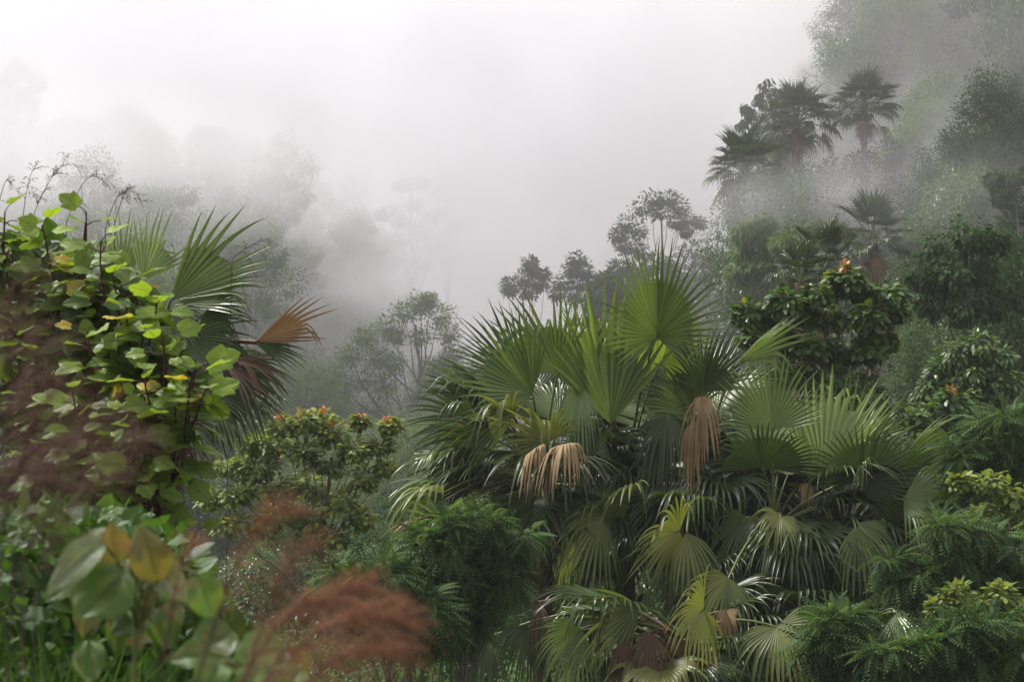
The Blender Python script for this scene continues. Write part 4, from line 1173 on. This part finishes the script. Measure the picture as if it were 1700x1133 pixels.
shrub("tall broad leaved shrub with lobed bright leaves at the left edge", 12.4, 30,
      [(8, 352), (70, 376), (20, 400), (45, 440), (95, 420), (15, 470), (75, 490), (30, 540), (100, 530), (60, 590), (10, 610), (105, 600), (50, 660), (95, 690), (20, 720),
       (70, 740), (110, 760), (40, 800), (90, 820), (5, 850)], 1, [(5, 400), (60, 430), (100, 470)],
      [(-30, 380), (110, 390), (135, 520), (130, 850), (-30, 880)], 520, n=11)
shrub("broad leaved shrub whose dark red shoots reach up in front of the left palm", 12.0, 190,
      [(143, 352), (168, 400), (128, 440), (185, 455), (228, 452), (165, 500), (210, 510), (262, 492), (145, 550), (195, 570), (240, 550), (160, 620), (120, 650), (205, 640),
       (165, 690), (120, 720), (190, 740), (150, 790), (205, 800), (240, 800), (120, 860)], 2, [(143, 370), (165, 470), (225, 480)],
      [(110, 420), (250, 480), (270, 640), (230, 840), (100, 860)], 520, n=11)
shrub("broad leaved shrub with loose outer shoots reaching right in front of the left palm", 11.6, 300,
      [(325, 600), (300, 565), (345, 640), (265, 600), (290, 650), (240, 620), (310, 690), (250, 700), (215, 690), (270, 560), (320, 620), (240, 660), (225, 770), (255, 800),
       (285, 880), (325, 885)], 3, [(290, 600), (240, 620), (260, 700)],
      [(200, 560), (300, 580), (330, 640), (290, 700), (250, 760), (190, 850)], 260, n=10, leaf_px=44)

# ------------------------------------------------------------------ dry stalks against the cloud
def twiggy(label, D, base, tip, seed, n=16, bow=.1, spread=.35):
    rng = np.random.default_rng(seed)
    b, t = P(*base, D), P(*tip, D)
    gz = float(H(b[0], D))
    root = thing("dry_grass_stalk", label, "dry grass", (b[0], D, gz), "dry grass stalks on the left")
    mb = MB()
    low = np.array([b[0] - .1, D, gz])
    main = np.concatenate([curve(low, b, 0, 6, .01, rng)[:-1], curve(b, t, bow, 12, .006, rng)])
    tube(mb, main, np.linspace(.004, .0014, len(main)), 5)
    L = np.linalg.norm(t - b)
    for k in range(n):
        u = rng.uniform(.2, 1) * 11
        q = main[5 + int(min(10, u))]
        d = norm(t - b) * .6 + rng.normal(0, .5, 3); d[1] *= .4
        d = norm(d); ln = L * rng.uniform(.18, .42)
        s = np.linspace(0, 1, 7)[:, None]
        p = q + d * s * ln + np.array([0, 0, -1.0]) * (s ** 2.2) * ln * .45
        tube(mb, p, np.linspace(.0018, .0009, 7), 3)
        for j in range(3):
            w = p[rng.integers(2, 6)]
            dd = norm(d + rng.normal(0, .6, 3)); l2 = ln * .3
            pp = w + dd * s[:5] / s[4] * l2 + np.array([0, 0, -1.0]) * (s[:5] / s[4]) ** 2 * l2 * .8
            tube(mb, pp, [.0013] * 5, 3)
    o = obj("stalk", mb, M['dry'], root)


twiggy("tall dry grass stalk with drooping hairlike twigs, highest above the shrub on the left", 14.0, (52, 370), (116, 270), 1, 22)
twiggy("upright dry grass stalk with arching twigs near the left edge", 14.2, (38, 360), (60, 280), 2, 16)
twiggy("single dry grass stalk arching right above the lobed leaves", 14.0, (110, 370), (180, 308), 3, 12, .18)
twiggy("dry grass stalk with short twigs left of the pale palm fans", 14.4, (175, 380), (213, 322), 4, 14)
twiggy("dry grass stalk with bent hanging tips above the pale palm fans", 14.1, (190, 372), (238, 345), 5, 14, .2)
twiggy("thin dry grass stalk cut by the left edge above the leaves", 14.1, (-5, 360), (22, 315), 6, 10, .15)
twiggy("dark forked twig sticking out right of the top of the left palm", 16, (385, 430), (452, 395), 7, 14, .03)

# ------------------------------------------------------------------ blurred plant right in front
def front_plant():
    D0 = 3.9
    rng = np.random.default_rng(9)
    root = thing("broadleaf_seedling", "large leaved plant at the bottom left with pale weathered and olive leaves", "plant", (P(230, 0, D0)[0], D0, float(H(P(230, 0, D0)[0], D0))))
    wood = MB()
    base = np.array([P(230, 0, D0)[0], D0, float(H(P(230, 0, D0)[0], D0))])
    top = P(225, 930, D0)
    tube(wood, curve(base, top, 0, 10, .01, rng), np.linspace(.009, .005, 10), 6)
    L = [  # hub px,py, angle, length px, width factor, tilt, mat, brightness, spots
        (168, 902, 217, 165, .62, 15, 'front_pale', .5, .2), (205, 950, 232, 150, 1.15, 20, 'front', .2, .1), (196, 935, 103, 95, 1.0, 10, 'front_olive', .5, .7),
        (168, 878, 282, 85, 1.1, 40, 'front_pale', .6, .1), (262, 965, 103, 130, .9, 10, 'front_olive', .4, .35), (244, 925, 318, 135, .75, 20, 'front_pale', .4, .45),
        (328, 955, 292, 120, .85, 10, 'front', .8, .0), (150, 950, 250, 90, .8, 30, 'front', .3, .0), (215, 985, 200, 110, .9, 40, 'front_pale', .1, .5),
        (240, 960, 270, 120, .7, 30, 'front_olive', .2, .3), (225, 930, 65, 70, .8, 30, 'front', .6, .2), (290, 1000, 260, 110, .7, 25, 'front', .2, .1), (250, 1010, 215, 110, .9, 35, 'front', .1, .0)]
    for q in range(16):
        L.append((rng.uniform(120, 330), rng.uniform(930, 1080), rng.uniform(180, 360), rng.uniform(60, 110), rng.uniform(.6, 1.0), rng.uniform(0, 50),
                  ['front', 'front', 'front_olive', 'front_pale'][q % 4], rng.uniform(0, .5), rng.uniform(.1, .6)))
    for i, (px, py, ang, Lp, wf, tl, mt, br, sp) in enumerate(L):
        lf = MB()
        d = D0 + .05 * (i - 6)
        a, t = math.radians(ang), math.radians(tl)
        e = np.array([math.cos(a), 0, math.sin(a)]); tc = np.array([0, -1.0, 0])
        ax = math.cos(t) * e + math.sin(t) * tc
        nn = norm(math.cos(t) * tc - math.sin(t) * e + np.array([0, 0, .55]))
        v = TB_O[0].copy(); v[:, 0] *= wf; v[:, 2] += .10 * np.sin(v[:, 1] * 7 + i) * np.abs(v[:, 0]) * 2 + rng.uniform(-.25, .25) * v[:, 1] ** 2; v[:, 0] += rng.uniform(-.12, .12) * v[:, 1] ** 2
        cv = TB_O[2].copy(); cv[:, 0] = .15 + sp * rng.uniform(.5, .8)
        hub = P(px, py, d)
        place(lf, v, TB_O[1], hub[None], ax[None], nn[None], Lp * .72 * K * d, np.array([[br, 0, 0]]), cv)
        obj("leaf", lf, M[mt], root)
        tube(wood, curve(top + (base - top) * rng.uniform(0, .12), hub, .02, 6), np.linspace(.004, .003, 6), 4)
    obj("stem", wood, M['stalk'], root)

    D1 = 3.6
    bx = P(430, 0, D1)[0]
    gz = float(H(bx, D1))
    root = thing("broadleaf_seedling", "round leaved plant at the bottom edge below the plumes, one curled yellow green rim", "plant", (bx, D1, gz))
    wood = MB()
    base = np.array([bx, D1, gz]); top = P(420, 1150, D1)
    tube(wood, curve(base, top, 0, 8, .01, rng), np.linspace(.009, .005, 8), 6)
    for i, (px, py, ang, Lp, wf, tl, mt, br, sp) in enumerate([
        (385, 1052, 205, 115, 1.2, 15, 'front', .15, .05), (470, 1075, 195, 120, 1.2, 30, 'front', .5, .15), (490, 1072, 275, 85, 1.0, 10, 'front_olive', .3, .1),
        (430, 1100, 250, 90, 1.1, 30, 'front', .5, .0), (350, 1085, 180, 90, 1.0, 25, 'front', .25, .0), (500, 1110, 230, 80, 1.0, 25, 'front', .7, .0), (365, 1100, 240, 90, 1.2, 25, 'front', .4, .0)]):
        lf = MB()
        d = D1 + rng.uniform(-.15, .15)
        a, t = math.radians(ang), math.radians(tl)
        e = np.array([math.cos(a), 0, math.sin(a)]); tc = np.array([0, -1.0, 0])
        ax = math.cos(t) * e + math.sin(t) * tc
        nn = norm(math.cos(t) * tc - math.sin(t) * e + np.array([0, 0, .7]))
        v = TB_O[0].copy(); v[:, 0] *= wf; v[:, 2] += .10 * np.sin(v[:, 1] * 7 + i) * np.abs(v[:, 0]) * 2 + rng.uniform(-.25, .25) * v[:, 1] ** 2; v[:, 0] += rng.uniform(-.12, .12) * v[:, 1] ** 2
        cv = TB_O[2].copy(); cv[:, 0] = sp + .08
        hub = P(px, py, d)
        place(lf, v, TB_O[1], hub[None], ax[None], nn[None], Lp * .72 * K * d, np.array([[br, 0, 0]]), cv)
        obj("leaf", lf, M[mt], root)
        tube(wood, curve(top, hub, .02, 6), np.linspace(.004, .003, 6), 4)
    obj("stem", wood, M['stalk'], root)


front_plant()

# ------------------------------------------------------------------ red-brown grass plumes
def plume(label, D, base, tip, seed, width=70, n=70, bow=.05, mat='plume'):
    rng = np.random.default_rng(seed)
    b, t = P(*base, D), P(*tip, D)
    gz = float(H(b[0], D))
    root = thing("grass_plume", label, "grass plume", (b[0], D, gz), "red brown grass plumes in the foreground")
    st, mb = MB(), MB()
    low = np.array([b[0] - .05, D + .05, gz])
    main = np.concatenate([curve(low, b, 0, 6)[:-1], curve(b, t, bow, 16)])
    tube(st, main, np.linspace(.0022, .0006, len(main)), 5)
    W = width * K * D
    for k in range(int(n * 1.7)):
        u = rng.random() ** .8
        q = main[5 + int(u * 14)]
        fw = norm(t - b)
        sgn = rng.choice([-1, 1])
        perp = np.array([-fw[2], 0, fw[0]]) * sgn
        d = norm(fw * .95 + perp * rng.uniform(.0, .85) + np.array([0, rng.uniform(-.5, .5), 0]))
        ln = W * rng.uniform(.7, 2.2) * (1.15 - .6 * u)
        s = np.linspace(0, 1, 6)[:, None]
        p = q + d * s * ln + np.array([0, 0, -1.0]) * s ** 2 * ln * .45
        tube(mb, p, np.linspace(.0004, .0002, 6), 3, (rng.random(), .2, 0))
        m = 8
        idx = rng.random(m) ** .8 * 4.99
        pos = p[idx.astype(int)] * (1 - (idx % 1))[:, None] + p[idx.astype(int) + 1] * (idx % 1)[:, None] + rng.normal(0, ln * .06, (m, 3))
        ax = norm(d + rng.normal(0, .5, (m, 3)))
        place(mb, *T_TRI, pos, ax, rand_dirs(m, rng), rng.uniform(.0022, .0046, m), np.stack([rng.random(m), rng.random(m) * .4, np.zeros(m)], -1))
    obj("stalk", st, M['dry'], root)
    obj("plume", mb, M[mat], root)


PL_ = [
    ((-40, 900), (60, 430), 130, 90), ((-30, 860), (80, 560), 120, 90), ((-60, 900), (20, 500), 120, 90), ((0, 900), (110, 640), 110, 80),
    ((20, 900), (200, 690), 90, 90), ((40, 920), (260, 730), 80, 80), ((-20, 880), (130, 740), 90, 80), ((60, 950), (230, 790), 70, 60), ((-40, 820), (90, 800), 80, 70)]
for i, (b, t, w, n) in enumerate(PL_):
    plume("soft dull red brown grass plume hanging in front of the shrub at the left edge", 2.75 + .12 * (i % 3), b, t, 100 + i, w, int(n * .75), .05, 'plume_dull')
plume("arching red brown grass plume in front of the flowering tree", 2.9, (330, 1120), (490, 840), 120, 70, 90, .06)
plume("small red brown grass plume just right of the yellowing olive leaf", 2.9, (270, 1100), (330, 900), 121, 50, 50)
plume("red brown grass plume tipping right below the arching one", 2.8, (400, 1150), (530, 900), 122, 60, 60, .05)
plume("uppermost of the rusty grass plumes beside the feathery shrub", 2.6, (430, 1150), (640, 985), 123, 70, 110, .05)
plume("broadest of the rusty grass plumes at the bottom centre left", 2.5, (400, 1190), (700, 1050), 124, 80, 130, .06)
plume("rusty grass plume nearest the bottom edge left of the palms", 2.55, (440, 1210), (690, 1100), 125, 70, 110, .05)
plume("rusty grass plume curving over the round leaved plant", 2.6, (380, 1180), (560, 1010), 126, 70, 90, .05)


def grass():
    rng = np.random.default_rng(12)
    mb = MB()
    n = 700
    for i in range(n):
        D = rng.uniform(3.8, 6.5)
        px = rng.uniform(-60, 600) if rng.random() < .35 else rng.uniform(-60, 330)
        x = (px - 850) * K * D
        z = float(H(x, D))
        top = rng.uniform(860, 1080) + max(0, px - 100) * .35
        h = max(.3, P(0, top, D)[2] - z)
        lean = rng.normal(.05, .22)
        s = np.linspace(0, 1, 8)
        p = np.stack([x + lean * s ** 2 * h + rng.normal(0, .15) * s ** 3 * h * .6, D + rng.normal(0, .1) * s, z + h * (s - .12 * s ** 4 * rng.uniform(.3, 3))], -1)
        w = rng.uniform(.003, .006) * (1 - s ** 2 * .95)
        sd = norm(np.array([1.0, rng.normal(0, .6), 0]))
        v = np.stack([p - sd * w[:, None], p + sd * w[:, None]], 1).reshape(-1, 3)
        a = np.arange(7) * 2
        mb.add(v, np.stack([a, a + 1, a + 3, a + 2], -1), (rng.random(), rng.random() * .3, 0))
    tag(obj("grass", mb, M['grass']), "long green grass blades in the bottom left corner", "grass", kind="stuff")
    # yellow green leafy weeds between the shrub and the grass
    lv = MB()
    n = 5200
    D = rng.uniform(6.2, 8.4, n)
    px = rng.uniform(-40, 420, n); top = np.interp(px, [-40, 60, 200, 300, 360, 420], [830, 850, 850, 900, 1000, 1080])
    py = top + (1250 - top) * rng.random(n)
    pos = np.stack([(px - 850) * K * D, D, -(py - 566.5) * K * D], -1)
    gz = H(pos[:, 0], pos[:, 1]); ok = pos[:, 2] > gz
    pos = pos[ok]; m = len(pos)
    place(lv, *T_LEAF, pos, norm(rand_dirs(m, rng) + np.array([0, -.2, .3])), norm(rand_dirs(m, rng) * .7 + np.array([0, -.3, 1])), rng.uniform(.04, .11, m),
          np.stack([rng.random(m) * .8, rng.random(m) * .35, np.zeros(m)], -1))
    tag(obj("weeds", lv, M['grass']), "tangled leafy weeds under the shrub at the bottom left", "weeds", kind="stuff")


grass()

# ------------------------------------------------------------------ haze
def haze(dens):
    m, n, l = _nt("haze")
    out = n.new("ShaderNodeOutputMaterial")
    pv = n.new("ShaderNodeVolumePrincipled")
    pv.inputs["Color"].default_value = (.965, .962, .972, 1)
    pv.inputs["Density"].default_value = dens
    pv.inputs["Anisotropy"].default_value = 0.0
    l.new(pv.outputs[0], out.inputs["Volume"])
    x0, x1, y0, y1, z0, z1 = -1250, 1250, -60, 1400, -20, 92
    v = [(x, y, z) for z in (z0, z1) for y in (y0, y1) for x in (x0, x1)]
    f = [(0, 2, 3, 1), (4, 5, 7, 6), (0, 1, 5, 4), (2, 6, 7, 3), (0, 4, 6, 2), (1, 3, 7, 5)]
    mb = MB(); mb.add(v, f)
    o = obj("haze", mb, m, smooth=False)
    tag(o, "pale mist filling the valley", "mist", kind="stuff")


haze(0.0003)


def fog_bank(x0, x1, y0, y1, z0, z1, dens, build):
    m, n, l = _nt("mist")
    out = n.new("ShaderNodeOutputMaterial")
    pv = n.new("ShaderNodeVolumePrincipled")
    pv.inputs["Color"].default_value = (.938, .926, .948, 1)
    geo = n.new("ShaderNodeNewGeometry")
    sep = n.new("ShaderNodeSeparateXYZ"); l.new(geo.outputs["Position"], sep.inputs[0])

    def mth(op, a, b=None, c=None, clamp=False):
        q = n.new("ShaderNodeMath"); q.operation = op; q.use_clamp = clamp
        for i, v in enumerate((a, b, c)):
            if v is None: continue
            if isinstance(v, (int, float)): q.inputs[i].default_value = v
            else: l.new(v, q.inputs[i])
        return q.outputs[0]

    def ss(v, a, b):
        q = n.new("ShaderNodeMapRange"); q.interpolation_type = 'SMOOTHSTEP'
        q.inputs["From Min"].default_value = a; q.inputs["From Max"].default_value = b
        l.new(v, q.inputs["Value"])
        return q.outputs[0]

    def noise(scale, detail, off=(0, 0, 0)):
        mp = n.new("ShaderNodeMapping"); mp.inputs["Location"].default_value = off
        l.new(geo.outputs["Position"], mp.inputs[0])
        q = n.new("ShaderNodeTexNoise"); q.inputs["Scale"].default_value = scale; q.inputs["Detail"].default_value = detail
        l.new(mp.outputs[0], q.inputs["Vector"])
        return q.outputs["Fac"]

    def blob(c, r, sq=1.0):
        """soft round puff of mist"""
        mp = n.new("ShaderNodeMapping"); mp.vector_type = 'POINT'
        mp.inputs["Scale"].default_value = (1 / r[0], 1 / r[1], 1 / r[2])
        mp.inputs["Location"].default_value = (-c[0] / r[0], -c[1] / r[1], -c[2] / r[2])
        l.new(geo.outputs["Position"], mp.inputs[0])
        ln = n.new("ShaderNodeVectorMath"); ln.operation = 'LENGTH'; l.new(mp.outputs[0], ln.inputs[0])
        q = n.new("ShaderNodeMapRange"); q.interpolation_type = 'SMOOTHSTEP'
        q.inputs["From Min"].default_value = 1.0; q.inputs["From Max"].default_value = .0
        l.new(ln.outputs["Value"], q.inputs["Value"])
        return q.outputs[0]
    d = build(sep, mth, ss, noise, blob)
    l.new(mth('MULTIPLY', d, dens), pv.inputs["Density"])
    l.new(pv.outputs[0], out.inputs["Volume"])
    v = [(x, y, z) for z in (z0, z1) for y in (y0, y1) for x in (x0, x1)]
    f = [(0, 2, 3, 1), (4, 5, 7, 6), (0, 1, 5, 4), (2, 6, 7, 3), (0, 4, 6, 2), (1, 3, 7, 5)]
    mb = MB(); mb.add(v, f)
    tag(obj("haze", mb, m, smooth=False), "drifting bank of white cloud over the far slopes", "mist", kind="stuff")


def bank(sep, mth, ss, noise, blob):
    x, y, z = sep.outputs
    base = mth('MULTIPLY', ss(y, 50, 165), .62)
    nz = ss(noise(.024, 3, (3, 1, 0)), .36, .66)
    d = mth('MULTIPLY', base, mth('MULTIPLY_ADD', nz, 1.5, .25))
    fine = mth('MULTIPLY_ADD', ss(noise(.085, 5, (7, 2, 1)), .40, .64), 1.7, .10)
    for (px, py, D, r, a) in PUFFS:
        c = P(px, py, D)
        d = mth('ADD', d, mth('MULTIPLY', mth('MULTIPLY', blob(c, r), fine), a))
    return d


PUFFS = [   # drifting puffs: centre, radii in metres, thickness
    (1390, 265, 126, (12, 12, 7), 8.0), (1490, 310, 100, (7, 8, 3.6), 9.0), (1560, 240, 112, (8, 8, 4), 6.0), (1290, 50, 145, (13, 14, 14), 6.0), (1480, 150, 128, (11, 10, 5), 4.0),
    (1300, 340, 96, (6, 6, 3), 5.0), (1600, 60, 100, (12, 14, 6), 1.2), (1600, 330, 80, (8, 8, 4), 1.5),
    (200, 20, 150, (45, 40, 20), 5.0), (120, 290, 95, (16, 14, 6), 5.0), (900, 150, 200, (36, 60, 34), 5.0), (780, 380, 160, (11, 24, 10), 5.0),
    (400, 130, 150, (26, 14, 9), 6.0), (350, 360, 120, (9, 9, 3), 3.0), (480, 275, 112, (9, 7, 5), 5.0), (230, 250, 100, (14, 10, 4.5), 6.0), (220, 170, 128, (26, 14, 8), 7.0), (640, 480, 130, (8, 12, 3), 4.0)]
fog_bank(-160, 160, 50, 420, -18, 86, .012, bank)
